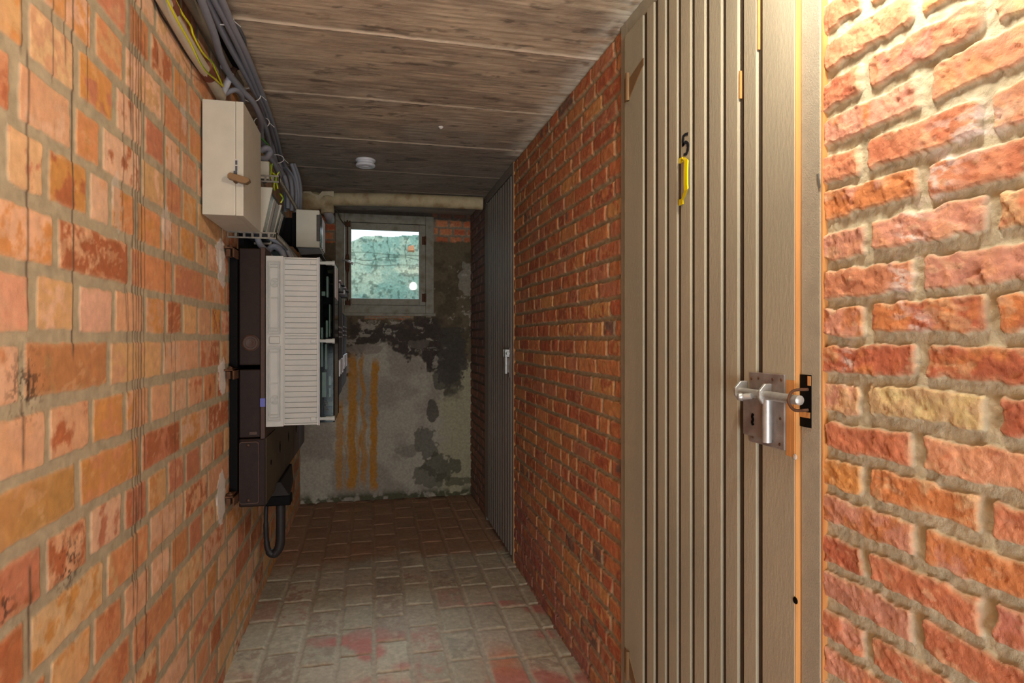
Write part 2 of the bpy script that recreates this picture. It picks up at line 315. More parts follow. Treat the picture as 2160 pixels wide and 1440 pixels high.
for (px, py, rx, rz, s_) in [(466, 535, .06, .05, .95), (470, 575, .05, .05, .85), (470, 795, .055, .06, .95), (468, 1050, .06, .085, .95), (390, 250, .03, .05, .3), (352, 470, .05, .05, .35), (250, 430, .03, .07, .3)]:
    y0 = yl(px); D0 = XL*ST+y0*CT; z0 = EYE+(712-py)*D0/F
    q = 1-((u-y0)/rx)**2-((v-z0)/rz)**2+(fbm(u, v, 60, 4, int(px))-.5)*1.6; q = sst(.2, .35, q+(.35 if s_ > .5 else 0)); col = mixc(col, np.broadcast_to(lin((222, 216, 206)), col.shape), q*s_); ht = ht+q*.002*(s_ > .5)
for (px, py, r_) in [(150, 1185, .05), (8, 1290, .03), (455, 660, .012), (60, 815, .05)]:
    y0 = yl(px); D0 = XL*ST+y0*CT; z0 = EYE+(712-py)*D0/F
    q = np.exp(-((u-y0)**2+(v-z0)**2)/r_**2)*sst(.55, .68, fbm(u, v, 120, 3, 8)); col = mixc(col, np.broadcast_to(lin((70, 52, 40)), col.shape), q*.9)
grid_mesh('wall_left', U, V, np.stack([XL+ht-.004, u, v], -1), col, 'brick_smooth')

# ---- right wall (three stretches between the doors)
RP = [(202, 108, 72), (208, 122, 86), (216, 138, 102), (204, 114, 58), (184, 88, 56), (208, 130, 108), (214, 154, 110), (196, 110, 92)]
def genr(k):
    off = .704 if k % 2 == 0 else .6065
    return sorted([off+.195*i+random.uniform(-.006, .006) for i in range(-14, 2)]+[off+.195*i+random.uniform(-.006, .006) for i in range(2, 22)])
rowsR = fill_rows(-.05, 2.2, .0625, 1.26, None, 0, 0, genr)
fixedR = [(1.10, .68, (214, 176, 122), (196, 150, 108)), (1.03, .9, (208, 150, 136), (196, 110, 92)), (.97, .85, (218, 136, 60), (214, 132, 62)), (1.55, .65, (216, 134, 88), (210, 126, 96)), (1.67, .65, (230, 146, 80), (222, 130, 88)), (1.73, .72, (228, 142, 90), (222, 150, 110)), (1.6, .6, (226, 182, 130), (214, 140, 110))]
U = spaced(-1.6, .895, lambda y: .02 if y < .45 else .0022); V = np.arange(-.01, ZC+.02, .0022)
u, v, ht, col, t = brickwork(U, V, rowsR, .0165, .0075, RP, [3, 3, 2, 2, 1.4, 2, .8, 1.5], (184, 176, 148), 21, wob=.006, rnd=.003, rough=.0028, patch=.6, rim=.35, rimcol=(216, 168, 130), fixed=fixedR)
ridge = sst(.60, .70, fbm(u*.9+v*.5, v*1.6-u*.7, 26, 4, 301)); ht = ht+t*ridge*.0016-t*sst(.66, .74, fbm(u, v, 24, 4, 305))*.002
peb = sst(.80, .86, fbm(u, v, 130, 2, 310)); ht = ht+peb*.0015*t
for (px, py, rx, rz) in [(2060, 270, .035, .03), (1985, 345, .022, .05), (1925, 500, .02, .045), (1900, 590, .015, .05), (1935, 680, .02, .012), (1790, 770, .01, .03)]:
    y0 = y_on(px, XR); D0 = XR*ST+y0*CT; z0 = EYE+(712-py)*D0/F
    q = np.exp(-((u-y0)/rx)**2-((v-z0)/rz)**2)*sst(.42, .6, fbm(u+v, v*3-u, 40, 3, 55)); col = mixc(col, np.broadcast_to(lin((226, 214, 204)), col.shape), q*.8)
grid_mesh('wall_right', U, V, np.stack([XR+.006-ht, u, v], -1), col, 'brick', flip=True)
# middle stretch: a less regular bond with many headers
def genm(k):
    r = random.Random(500+k); out = [1.2+r.uniform(0, .15)]
    while out[-1] < 4.9: out.append(out[-1]+r.choice([.195, .195, .195, .1, .195, .13])+r.uniform(-.008, .008))
    return out
rowsM = fill_rows(-.05, 2.2, .0625, 1.26, None, 0, 0, genm)
RPM = [(186, 92, 50), (194, 106, 56), (198, 116, 62), (174, 78, 44), (186, 104, 72), (202, 128, 68), (164, 76, 50), (120, 84, 74)]
U = spaced(1.72, 3.215, lambda y: .0042); V = np.arange(-.01, ZC+.02, .0029)
u, v, ht, col, t = brickwork(U, V, rowsM, .012, .0075, RPM, [3, 3, 2, 2, 2, 1, 1.2, .3], (160, 144, 114), 35, wob=.0040, rnd=.004, rough=.002, patch=.6, rim=.25, rimcol=(206, 140, 90))
low = sst(.0, .25, .62-v-(.35)*(3.2-u))*sst(.35, .6, fbm(u, v, 18, 3, 91)+.15); col = mixc(col, np.broadcast_to(lin((150, 96, 96)), col.shape), np.clip(low, 0, 1)*.55)  # window daylight at the foot of the wall, painted as a purplish tint
grid_mesh('wall_right', U, V, np.stack([XR+.006-ht, u, v], -1), col, 'brick', flip=True)
U = spaced(4.03, 4.72, lambda y: .006); V = np.arange(-.01, ZC+.02, .005)
u, v, ht, col, t = brickwork(U, V, rowsM, .012, .0075, [(156, 96, 82), (140, 84, 74), (160, 100, 74), (136, 98, 92)], [3, 2, 1, 2], (110, 98, 84), 45, wob=.004, rnd=.004, rough=.002, patch=.6, rim=.2, rimcol=(140, 110, 100))
col = mixc(col, np.broadcast_to(lin((112, 96, 96)), col.shape), .35*sst(.8, 1.3, v))
grid_mesh('wall_right', U, V, np.stack([XR+.006-ht, u, v], -1), col, 'brick', flip=True)

# ---- floor: brick on edge rows running down the corridor
W0 = .1355; U = np.arange(-.52, .77, .0045); V = spaced(-1.6, 4.75, lambda y: .02 if y < 1.4 else .005)
rowsF = []
for k in range(-5, 8):
    r = random.Random(900+k); off = r.uniform(0, .2); js = [-2+off]
    while js[-1] < 5: js.append(js[-1]+.226+r.uniform(-.012, .012))
    rowsF.append((.008+k*W0, .008+(k+1)*W0, js))
PF = [(178, 152, 136), (170, 148, 132), (184, 160, 142), (162, 134, 120), (176, 132, 118), (188, 164, 148)]
vv_, uu_, ht, col, t = brickwork(V, U, rowsF, .014, .006, PF, [3, 3, 2, 1.5, 1, 2], (172, 160, 140), 61, wob=.004, rnd=.006, rough=.0018, patch=.7, rim=.6, rimcol=(200, 184, 166))
red = sst(.53, .70, fbm(vv_, uu_, 4.3, 3, 64)+(2.25-vv_)*.16+.03*np.sign(uu_-.1))*(vv_ < 2.75); col = mixc(col, np.broadcast_to(lin((186, 98, 90)), col.shape), np.clip(red*t*.7, 0, 1))
org = np.exp(-((vv_-2.25)/.12)**2-((uu_-.48)/.07)**2)*t; col = mixc(col, np.broadcast_to(lin((196, 120, 80)), col.shape), org*.8)
far = sst(-.12, .12, vv_-3.42+(fbm(vv_, uu_, 6, 3, 66)-.5)*.35)       # floor darkens past the window daylight's edge, painted into the colour
col = mixc(col, np.broadcast_to(lin((150, 106, 78)), col.shape)*(.8+.5*fbm(vv_, uu_, 9, 3, 67))[..., None], far*.75)
daylit = sst(.45, .75, fbm(vv_, uu_, 7, 5, 68))*(1-far)*.4; col = mixc(col, np.broadcast_to(lin((176, 164, 150)), col.shape), daylit)  # paler patches: window daylight painted on the near side of that edge
moss = np.exp(-((YB-vv_)/.06)**2)*sst(.4, .6, fbm(vv_, uu_, 14, 3, 69)); col = mixc(col, np.broadcast_to(lin((66, 64, 44)), col.shape), moss*.8)
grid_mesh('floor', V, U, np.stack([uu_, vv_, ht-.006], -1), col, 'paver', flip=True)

# ---- ceiling: concrete cast on boards
U = np.arange(-.54, .77, .006); V = spaced(-1.6, 4.75, lambda y: .02 if y < 1.3 else .005)
u, v = np.meshgrid(U, V, indexing='ij')
n1 = fbm(u*.5, v*1.7, 9, 6, 101, .62); n2 = fbm(u*.25, v*6, 20, 4, 105); n3 = fbm(u, v, 4, 4, 111)
col = mixc(np.broadcast_to(lin((186, 168, 142)), u.shape+(3,)), np.broadcast_to(lin((142, 126, 108)), u.shape+(3,)), sst(.3, .7, n1)*.75)
col = mixc(col, np.broadcast_to(lin((206, 192, 168)), col.shape), sst(.55, .75, n3)*.5)
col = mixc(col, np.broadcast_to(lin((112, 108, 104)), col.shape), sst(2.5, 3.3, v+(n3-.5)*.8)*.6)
col = mixc(col, np.broadcast_to(lin((70, 60, 50)), col.shape), sst(.62, .72, fbm(u*.5, v*1.3, 22, 5, 121, .65))*.55)
z = ZC+(n2-.5)*.003+(fbm(u, v, 40, 3, 131)-.5)*.002
n1 = n1
for i, y0 in enumerate([.87, 1.40, 1.949, 2.485, 3.00, 3.545, 4.0]):
    dd = v-y0-u*(.012 if i != 2 else .02)+(fbm(u, v*0+i, 30, 3, 140+i)-.5)*.006; wd = [.006, .006, .010, .0055, .0065, .004, .003][i]
    k = np.exp(-(dd/wd)**2); z = z-k*.004; col = mixc(col, np.broadcast_to(lin((226, 210, 184)), col.shape), k*[.6, .6, 1, .7, .9, .4, .3][i])
    k2 = np.exp(-((dd-.009)/.004)**2); z = z+k2*.003; col = mixc(col, np.broadcast_to(lin((58, 48, 40)), col.shape), k2*.6*sst(.4, .6, fbm(u, v, 50, 2, 160+i)))
k = np.exp(-((u-XR+.01)/.05)**2)*sst(.2, .5, fbm(u, v, 25, 4, 170))*(v < 3.1); col = mixc(col, np.broadcast_to(lin((216, 212, 194)), col.shape), k*.85)
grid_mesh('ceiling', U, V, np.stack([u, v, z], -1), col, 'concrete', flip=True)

# ---- back wall with window opening
WX0, WX1, WZ0, WZ1 = -.262, .455, 1.379, 2.112
U = np.arange(-.53, .78, .0042); V = np.arange(-.01, ZC+.03, .0042); u, v = np.meshgrid(U, V, indexing='ij')
D_ = u*ST+YB*CT; PX = 1080+F*(u*CT-YB*ST)/D_; PY = 712-F*(v-EYE)/D_
wn = (fbm(u, v, 9, 5, 201, .55)-.5); wn2 = (fbm(u, v, 28, 4, 211)-.5); px = PX+wn*60+wn2*22; py = PY+wn*50-wn2*30
L_ = lambda c: np.broadcast_to(lin(c), u.shape+(3,))
col = mixc(L_((172, 165, 148)), L_((152, 144, 130)), sst(.4, .6, fbm(u, v, 5, 4, 221)))
col = mixc(col, L_((166, 160, 128)), sst(905, 950, px)*.8)
z = np.zeros(u.shape)+(fbm(u, v, 40, 4, 231)-.5)*.004
up = 1-sst(738, 752, PY+wn*45+wn2*40-18*np.sin(PX/34)-(PX > 900)*26)    # plaster lost / mossy above this line
col = mixc(col, L_((104, 92, 70)), up); z = z+up*.004
dk = up*sst(672, 690, py+4)*sst(728, 745, PX)*(1-sst(925, 960, px)); col = mixc(col, L_((66, 56, 52)), dk*.92)
ds = up*sst(.5, .65, fbm(u, v, 12, 4, 241)); col = mixc(col, L_((62, 56, 44)), ds*.5)
ef = up*sst(.60, .68, fbm(u+.3*wn, v, 16, 5, 251, .65))*(PY > 560); col = mixc(col, L_((170, 162, 146)), ef*.75)
br = sst(0, 8, 26-np.abs(PX+wn2*30-955)-6*np.clip((PY-700)/100, 0, 1))*(PY > 690)*(1-sst(815, 850, py)); col = mixc(col, L_((74, 68, 58)), np.clip(br, 0, 1)*.9)
def blob(cx, cy, rx, ry, c, s_, hd=.0):
    global col, z
    q = 1-((PX-cx)/rx)**2-((PY-cy)/ry)**2+wn*2.2+wn2*1.6; q = sst(.0, .25, q); col = mixc(col, L_(c), q*s_); z = z+q*hd
for b in [(955, 760, 34, 50, (74, 68, 60), .9), (930, 800, 16, 26, (80, 74, 66), .8), (912, 870, 12, 34, (82, 76, 68), .85), (900, 930, 24, 40, (92, 88, 78), .75), (930, 985, 38, 26, (84, 80, 66), .8), (905, 1005, 34, 24, (86, 82, 68), .7), (860, 950, 26, 14, (110, 104, 94), .5),
          (965, 1015, 30, 12, (92, 88, 66), .8), (990, 590, 20, 36, (176, 170, 154), .45), (735, 790, 7, 4, (60, 52, 42), .9), (712, 858, 9, 3, (50, 42, 36), .9), (880, 725, 34, 9, (120, 110, 100), .5), (760, 735, 40, 12, (138, 128, 116), .8)]: blob(*b)
for (cx, wd, ya, yb, s_) in [(717, 8, 850, 1036, .75), (742, 9, 752, 1036, .9), (752, 3, 780, 1030, .5), (765, 5, 752, 1020, .75), (771, 3, 900, 1036, .5), (790, 8, 762, 1036, .95), (729, 2.5, 900, 1036, .5), (757, 2, 900, 1036, .5), (779, 1.5, 820, 1000, .3)]:
    cx2 = cx+(vnoise(v*9, v*0+cx, 7)-.5)*7; k = 1-sst(wd*.7, wd*1.15, np.abs(PX+wn2*7-cx2)); k = k*sst(ya-14, ya+10, PY)*(1-sst(yb-14, yb+6, PY))*(.75+.5*fbm(u*3, v, 16, 3, 260)); col = mixc(col, L_((178, 122, 44)), np.clip(k*s_, 0, 1))
ms = np.exp(-((v)/.05)**2)*sst(.38, .6, fbm(u, v, 20, 4, 271)); col = mixc(col, L_((74, 72, 48)), np.clip(ms*1.4, 0, .9))
uR, vR, hb, cb, tb = brickwork(U, V, fill_rows(-.05, 2.3, .0625, 1.9125, None, 0, 0, lambda k: [-.9+.105*i+.03*(k % 2) for i in range(20)]), .012, .006, [(196, 92, 50), (186, 80, 44), (206, 112, 66)], [2, 2, 1], (140, 124, 104), 281, wob=.004, rnd=.004)
bm_ = sst(0, 6, 514-PY+wn2*10)*(PX > 912)*(PX < 992)+((PX < 708)*(PY < 512)*(PY > 455))+sst(0, 4, 7-np.abs(PY-668+wn2*6))*(PX > 768)*(PX < 872)
bm_ = np.clip(bm_, 0, 1); col = mixc(col, cb, bm_); z = z*(1-bm_)+(hb-.006)*bm_
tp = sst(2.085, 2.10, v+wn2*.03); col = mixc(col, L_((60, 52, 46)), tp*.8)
bt = (PX > 915)*(PY < 480)*0
keep = ~((u > WX0+.004) & (u < WX1-.006) & (v > WZ0+.004) & (v < WZ1-.006))
grid_mesh('wall_back', U, V, np.stack([u, YB-z, v], -1), col, 'plaster', keep=keep)
# closing wall behind the camera
tag(MB().box(XL-.02, XR+.03, -1.62, -1.58, -.02, ZC+.02).build('wall_front', 'plaster'), kind='structure')

# ------------------------------------------------------------------ window
win = thing('window_1', (.096, YB, WZ0), None, None, kind='structure')
def frame_box(mb, x0, x1, z0, z1, wx, wz, y0, y1):
    mb.box(x0, x0+wx, y0, y1, z0, z1); mb.box(x1-wx, x1, y0, y1, z0, z1); mb.box(x0+wx, x1-wx, y0, y1, z0, z0+wz); mb.box(x0+wx, x1-wx, y0, y1, z1-wz, z1)
ww = lambda p: x_on(p, YB)
m_ = MB(); frame_box(m_, WX0, WX1, WZ0, WZ1, .062, .062, YB-.012, YB+.10); m_.build('window_frame', 'window_paint', win, bevel=.004)
sx0, sx1, sz0, sz1 = -.198, .393, 1.443, 2.048
m_ = MB(); frame_box(m_, sx0, sx1, sz0, sz1, .048, .048, YB-.002, YB+.035); sash = m_.build('sash', 'window_paint', win, bevel=.004)
MB().box(sx0+.046, sx1-.046, YB+.018, YB+.022, sz0+.046, sz1-.046).build('glass_pane', 'pane', win)
m_ = MB().box(WX0-.004, WX1+.012, YB-.022, YB+.0, WZ0-.018, WZ0+.004); m_.build('window_sill', 'window_paint', win, bevel=.003)
for zz, xx in ((1.93, .378), (1.50, .378)):
    MB().box(xx-.012, xx+.012, YB-.012, YB-.002, zz-.03, zz+.03).cyl((xx+.012, YB-.014, zz-.032), (xx+.012, YB-.014, zz+.032), .007).build('hinge', 'rust', win, smooth=True)
# espagnolette bolt on the left stile with its lever
ex = x_on(733, YB)
m_ = MB().cyl((ex, YB-.012, 1.44), (ex, YB-.012, 2.06), .006); m_.build('bolt_rod', 'rust', win, smooth=True)
m_ = MB(); m_.lathe((ex, YB-.010, 0), (0, -1, 0), [(.001, 0)]) if False else None
q = [(ex+.017*math.cos(a)*(1), 1.745+.075*math.sin(a)) for a in np.linspace(0, 2*math.pi, 24, endpoint=False)]
m_ = MB().prism(q, 'y', YB-.018, YB-.004); hp = m_.build('handle_plate', 'rust', win, bevel=.002)
m_ = MB().tube([(ex-.03, YB-.05, 1.765), (ex, YB-.055, 1.757), (ex+.042, YB-.05, 1.738)], [.008, .010, .009], 10); m_.cyl((ex, YB-.055, 1.757), (ex, YB-.012, 1.757), .006); m_.build('lever_handle', 'zinc', hp, smooth=True)
for zz in (1.455, 2.03):
    MB().box(ex-.018, ex+.018, YB-.022, YB-.002, zz-.016, zz+.016).cyl((ex+.018, YB-.02, zz-.02), (ex+.018, YB-.02, zz+.026), .005).build('bolt_keeper', 'rust', win, bevel=.003)

# outside: rendered retaining wall of the light well
U = np.arange(-1.0, 1.8, .006); V = np.arange(.6, 2.2, .006); u, v = np.meshgrid(U, V, indexing='ij')
n_ = fbm(u, v, 6, 5, 401, .6); n2 = fbm(u, v, 30, 4, 405)
col = mixc(L_((0, 0, 0))[0:1, 0:1]*0+np.broadcast_to(lin((184, 200, 180)), u.shape+(3,)), np.broadcast_to(lin((146, 178, 164)), u.shape+(3,)), sst(.4, .6, n_))
col = mixc(col, np.broadcast_to(lin((110, 166, 176)), col.shape), sst(1.62, 1.40, v+.0*u) if False else (1-sst(1.42, 1.62, v))*.6)
col = mixc(col, np.broadcast_to(lin((46, 70, 62)), col.shape), sst(.56, .68, n2)*.55)
cr = 0
for i, (zz, amp) in enumerate([(1.86, .03), (1.95, .02), (1.92, .05)]):
    dd = v-zz-(fbm(u, v*0, 3, 3, 420+i)-.5)*amp*3; cr = np.maximum(cr, np.exp(-(dd/.004)**2))
for i, xx in enumerate([-.16, .14, .3, .02]): dd = u-xx-(fbm(v, v*0, 8, 3, 430+i)-.5)*.06; cr = np.maximum(cr, np.exp(-(dd/.003)**2)*(v > 1.84))
col = mixc(col, np.broadcast_to(lin((50, 66, 50)), col.shape), cr*.8)
top = 2.10+.045*(fbm(u, v*0, 2.2, 3, 440)-.4)*2-.10*sst(.40, .55, u)-.05*(1-sst(-.20, -.05, u))+.02*(fbm(u, v*0, 14, 3, 441)-.5)
vz = v
back = np.stack([u, 5.65-(n2-.5)*.02-.03*sst(1.8, 1.9, v)*0, vz], -1)
rw = grid_mesh('light_well_wall', U, V, back, col, 'green_wall', keep=v < top); del rw['kind']
tag(rw, 'weathered green rendered retaining wall outside the small window', 'wall')
x0, y0, z0 = x_on(868, 5.5), 5.52, EYE+(712-523)*(x_on(868, 5.5)*ST+5.52*CT)/F
m_ = MB().hexa([(x0-.03, y0, z0-.025), (x0+.03, y0, z0-.02), (x0+.035, y0+.1, z0-.025), (x0-.03, y0+.1, z0-.02)], [(x0-.022, y0, z0+.02), (x0+.02, y0, z0+.028), (x0+.03, y0+.1, z0+.02), (x0-.03, y0+.1, z0+.02)])
tag(m_.build('broken_brick', mat('pale_orange_brick', .85, color=(216, 150, 112), var=.2, vscale=60, bump=.6), bevel=.006), 'small broken orange brick lodged at the top right of the green wall outside', 'brick')
tag(MB().box(-1.8, 1.8, 4.80, 5.66, .55, .60).build('light_well_floor', 'plaster'), 'grey floor of the light well below the window', 'ground', kind='structure')

# ------------------------------------------------------------------ doors
XD = .722
def door(name, ya, yb, grooves, dz0, dz1, jn, jf, paint, fpaint, headz, raw_edge, xd, xf):
    d = thing(name, (xd, ya, 0), None, None, kind='structure')
    fr = MB().box(xf, .86, ya-jn, ya-.004, 0, ZC-.002).build('door_jamb', fpaint, d, bevel=.002)
    fr2 = MB().box(xf, .86, yb+.003, yb+jf, 0, ZC-.002).build('door_jamb', fpaint, d, bevel=.002)
    MB().box(xf, .86, ya-.004, yb+.003, headz, ZC-.002).build('door_head', fpaint, d, bevel=.002)
    MB().box(.79, .86, ya-.02, yb+.02, -.01, ZC).build('leak_blocker', 'black', d)  # black box added behind the leaf to stop light leaking through
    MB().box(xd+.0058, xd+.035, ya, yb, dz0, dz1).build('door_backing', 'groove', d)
    e = [ya]+[x for g in grooves for x in g]+[yb]
    for i in range(0, len(e), 2):
        MB().box(xd, xd+.007, e[i], e[i+1], dz0, dz1).build('board', paint, d, bevel=.0012, seg=1)
    if raw_edge: MB().box(xd+.0008, xd+.034, ya-.0018, ya+.0004, dz0, dz1).build('bare_edge', 'rawwood', d)
    MB().box(xf+.0015, .80, ya-jn-.0035, ya-jn, 0, ZC-.002).build('bare_jamb_edge', 'rawwood', d)
    return d, fr
G = [(1355, 1363), (1378, 1386), (1402, 1409), (1427, 1434), (1455, 1463), (1485, 1494), (1520, 1529), (1555, 1567), (1594, 1606)]
gr = sorted([(y_on(b+1.8, XD), y_on(a+1.0, XD)) for a, b in G])
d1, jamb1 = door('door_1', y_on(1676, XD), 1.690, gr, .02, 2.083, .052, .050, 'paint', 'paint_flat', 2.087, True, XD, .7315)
YN = y_on(1676, XD)
# near edge of the leaf: bare timber where the paint has gone
for (ya_, yb_, za, zb) in ((YN+.0, YN+.022, .99, 1.125),):
    MB().box(XD-.0006, XD+.001, ya_, yb_, za, zb).build('bare_patch', 'rawwood', d1)
for (px_, py0, py1) in ((1597, -30, 105), (1559, 150, 208)):
    y_ = y_on(px_, XD); D0 = XD*ST+y_*CT; MB().box(XD+.0004, XD+.0052, y_-.0026, y_+.0006, EYE+(712-py1)*D0/F, EYE+(712-py0)*D0/F).build('bare_patch', 'rawwood', d1)
# painted number 5
y5 = y_on(1444, XD); D5 = XD*ST+y5*CT
def dpt(px_, py_, X=XD-.0012):
    y_ = y_on(px_, X); return (X, y_, EYE+(712-py_)*(X*ST+y_*CT)/F)
def stroke(pxs, wpx):
    P = [dpt(*p) for p in pxs]; Q = []
    for i in range(len(P)-1):
        for k in range(6): t = k/6; Q.append([P[i][j]*(1-t)+P[i+1][j]*t for j in range(3)])
    Q.append(P[-1]); vs = []; fs = []
    m = MB()
    for i in range(len(Q)):
        a = np.array(Q[max(i-1, 0)]); b = np.array(Q[min(i+1, len(Q)-1)]); d = (b-a)[1:]; d = d/np.linalg.norm(d); nrm = np.array([-d[1], d[0]])
        w_ = (wpx*(1+.10*math.sin(i*.9)))/2*D5/F
        for s in (-1, 1):
            for x in (Q[i][0]-.0002, Q[i][0]+.0014): m.v.append((x, Q[i][1]+s*nrm[0]*w_*1.6 if abs(d[1]) > .0 else 0, Q[i][2]+s*nrm[1]*w_))
    for i in range(len(Q)-1):
        a = i*4; b = a+4; m.f += [(a, a+2, b+2, b), (a+1, b+1, b+3, a+3), (a, b, b+1, a+1), (a+2, a+3, b+3, b+2)]
    m.f += [(0, 1, 3, 2), (len(Q)*4-4, len(Q)*4-2, len(Q)*4-1, len(Q)*4-3)]
    return m
s1 = stroke([(1451, 282), (1446, 283), (1441, 287), (1440, 300), (1441, 308)], 5.5); s2 = stroke([(1440, 307), (1445, 299), (1450, 302), (1451, 309), (1450, 318), (1447, 325), (1442, 326)], 5.5)
s1.add(s2.v, s2.f); tag(s1.build('painted_number', 'marker', d1), 'hand-painted black number 5')
# yellow pull handle
hy = y_on(1441, XD); zt = dpt(1441, 334)[2]; zb_ = dpt(1439, 424)[2]
prof = [(0, zt), (.008, zt-.003), (.014, zt-.014), (.015, zt-.04), (.015, zb_+.03), (.014, zb_+.016), (.008, zb_+.005), (0, zb_)]
yf_, ys_ = y_on(1438, XD), y_on(1445.5, XD-.015); yo_ = [yf_, yf_+(ys_-yf_)*.5, ys_, ys_, ys_, ys_, yf_+(ys_-yf_)*.5, yf_]
m_ = MB(); wv = .0075
outer = [(XD-a, b) for a, b in prof]; inner = [(XD-max(a-.0035, 0), b+(-.0035 if i < 3 else .0035 if i > 4 else 0)) for i, (a, b) in enumerate(prof)]
for i in range(len(prof)-1):
    q_ = lambda s_: [(outer[i][0], yo_[i]+s_*wv, outer[i][1]), (outer[i+1][0], yo_[i+1]+s_*wv, outer[i+1][1]), (inner[i+1][0], yo_[i+1]+s_*wv, inner[i+1][1]), (inner[i][0], yo_[i]+s_*wv, inner[i][1])]
    m_.hexa(q_(-1), q_(1))
m_.box(XD-.003, XD+.0005, yf_-wv, yf_+wv, zt-.008, zt+.004); m_.box(XD-.003, XD+.0005, yf_-wv*1.2, yf_+wv*1.2, zb_-.008, zb_+.006)
m_.build('pull_handle', 'yellow', d1)
# hinges at the far side
for (p0, p1, up) in ((155, 213, 1), (1372, 1432, -1)):
    yh = y_on(1321, XD-.008); Dh = XD*ST+yh*CT; za = EYE+(712-p1)*Dh/F; zb2 = EYE+(712-p0)*Dh/F
    m_ = MB().cyl((XD-.003, yh, za), (XD-.003, yh, zb2), .0075); m_.box(XD-.001, XD+.0075, yh, yh+.03, za+.005, zb2-.005)
    h_ = m_.build('hinge', 'latch', d1, smooth=True)
    zm = (za+zb2)/2; y1_, y2_ = yh-.005, y_on(1358, XD)
    if up > 0: poly = [(y1_, zm-.035), (y2_, zm+.022), (y2_, zm+.04), (y1_, zm+.022)]
    else: poly = [(y1_, zm+.03), (y1_, zm-.02), (y2_-.02, zm-.13), (y2_-.02, zm-.10)]
    MB().prism([(a, b) for a, b in poly], 'x', XD-.0022, XD+.0006).build('hinge_strap', 'latch', h_)
# slide bolt lock
D0 = lambda p: y_on(p, XD)
lk = MB(); c = [dpt(1583, 785), dpt(1657, 790), dpt(1657, 948), dpt(1583, 932)]
za, zb = z_on(787, XD, D0(1620)), z_on(940, XD, D0(1620))
ya, yb = D0(1657), D0(1583)
m_ = MB().box(XD-.003, XD+.0008, ya, yb, zb, za); plate = m_.build('lock_plate', 'lockplate', d1, bevel=.0008, seg=1)
yc0, yc1 = D0(1633), D0(1578); zc0, zc1 = z_on(920, XD, D0(1600)), z_on(836, XD, D0(1600))
m_ = MB().box(XD-.012, XD-.002, yc0, yc1, zc0, zc1); lb = m_.build('lock_case', 'lockplate', plate, bevel=.0025)
m_ = MB().cyl((XD-.012, yc0+.004, zc0-.004), (XD-.012, yc0+.004, zc1+.006), .0085, 20); m_.build('bolt_sleeve', 'zinc', plate, smooth=True)
kh = stroke([(1600, 872), (1598, 878), (1600, 884), (1598, 890), (1600, 896)], 3.2); off = .0135
kh.v = [(a-off+.001, b, c_) for a, b, c_ in kh.v]; kh.build('keyhole', 'black', plate)
zbolt = z_on(832, XD-.016, D0(1620)); yA = D0(1573)+.003; yB_ = y_on(1688, XD-.016)
m_ = MB().tube([(XD-.016, yA, zbolt), (XD-.016, yB_+.006, zbolt), (XD-.016, yB_+.001, zbolt), (XD-.016, yB_-.001, zbolt)], [.0085, .0085, .0085, .0085, .0085, .0085, .005], 16, False)
bolt = m_.build('slide_bolt', 'zinc', plate, smooth=True)
ky = D0(1605); m_ = MB().cyl((XD-.024, ky-.006, zbolt-.004), (XD-.034, ky+.006, zbolt-.006), .006, 14); m_.lathe((XD-.038, ky+.008, zbolt-.006), (-1, .3, 0), [(.003, -.007), (.007, -.003), (.008, 0), (.006, .005), (.002, .007)], 14); m_.build('bolt_knob', 'zinc', bolt, smooth=True)
for p_ in (1576, 1628):
    yq = D0(p_); hgt = .021
    poly = [(XD-.001, zbolt-hgt), (XD-.020, zbolt-hgt*.8), (XD-.028, zbolt-.006), (XD-.028, zbolt+.008), (XD-.016, zbolt+hgt), (XD-.001, zbolt+hgt)]
    m_ = MB(); m_.prism(poly, 'y', yq-.0035, yq+.0035); m_.build('bolt_guide', 'zinc', plate, bevel=.001, seg=1)
for (p_, q_) in ((1585, 798), (1600, 797), (1630, 800), (1648, 801), (1588, 921), (1616, 931), (1645, 937), (1646, 883)):
    c = dpt(p_, q_, XD-.003); MB().lathe((XD-.003, c[1], c[2]), (-1, 0, 0), [(.0028, 0), (.0028, .0006), (.0014, .0012)], 10).build('screw', 'rust', plate)
# strike hole with staple on the frame
ys0, ys1 = y_on(1712, .7315), YN-.004
m_ = MB().box(.7302, .7322, ys0, ys1+.0005, z_on(900, .73, .93), z_on(790, .73, .93)); st = m_.build('strike_recess', 'black', jamb1)
m_ = MB().box(.7296, .7304, ys0, ys0+.008, z_on(812, .73, .93), z_on(792, .73, .93)); m_.box(.7296, .7304, ys0+.002, ys1, z_on(880, .73, .93), z_on(868, .73, .93)); m_.build('splintered_wood', 'rawwood', jamb1)
ystp = (ys0+ys1)/2-.002
m_ = MB().tube([(.735, ystp-.004, zbolt+.017), (XD-.018, ystp-.003, zbolt+.016), (XD-.026, ystp, zbolt+.004), (XD-.026, ystp, zbolt-.006), (XD-.016, ystp-.003, zbolt-.018), (.735, ystp-.004, zbolt-.018)], .0026, 8); m_.build('staple', 'rust', jamb1, smooth=True)
MB().lathe(dpt(1677, 963, XD-.0004), (-1, 0, 0), [(.0055, 0), (.004, .0012), (.001, .0018)], 10).build('filler_blob', 'puck', d1)
MB().lathe(dpt(1678, 1266, XD-.0002), (-1, 0, 0), [(.0062, 0), (.0056, .0012)], 14).build('bare_hole', 'black', d1)
m_ = stroke([(1715, 366), (1716, 375), (1718, 385), (1719, 395)], 2.6); m_.v = [(a+.0086, b, c_) for a, b, c_ in m_.v]; m_.build('pencil_smudge', 'smudge', jamb1)

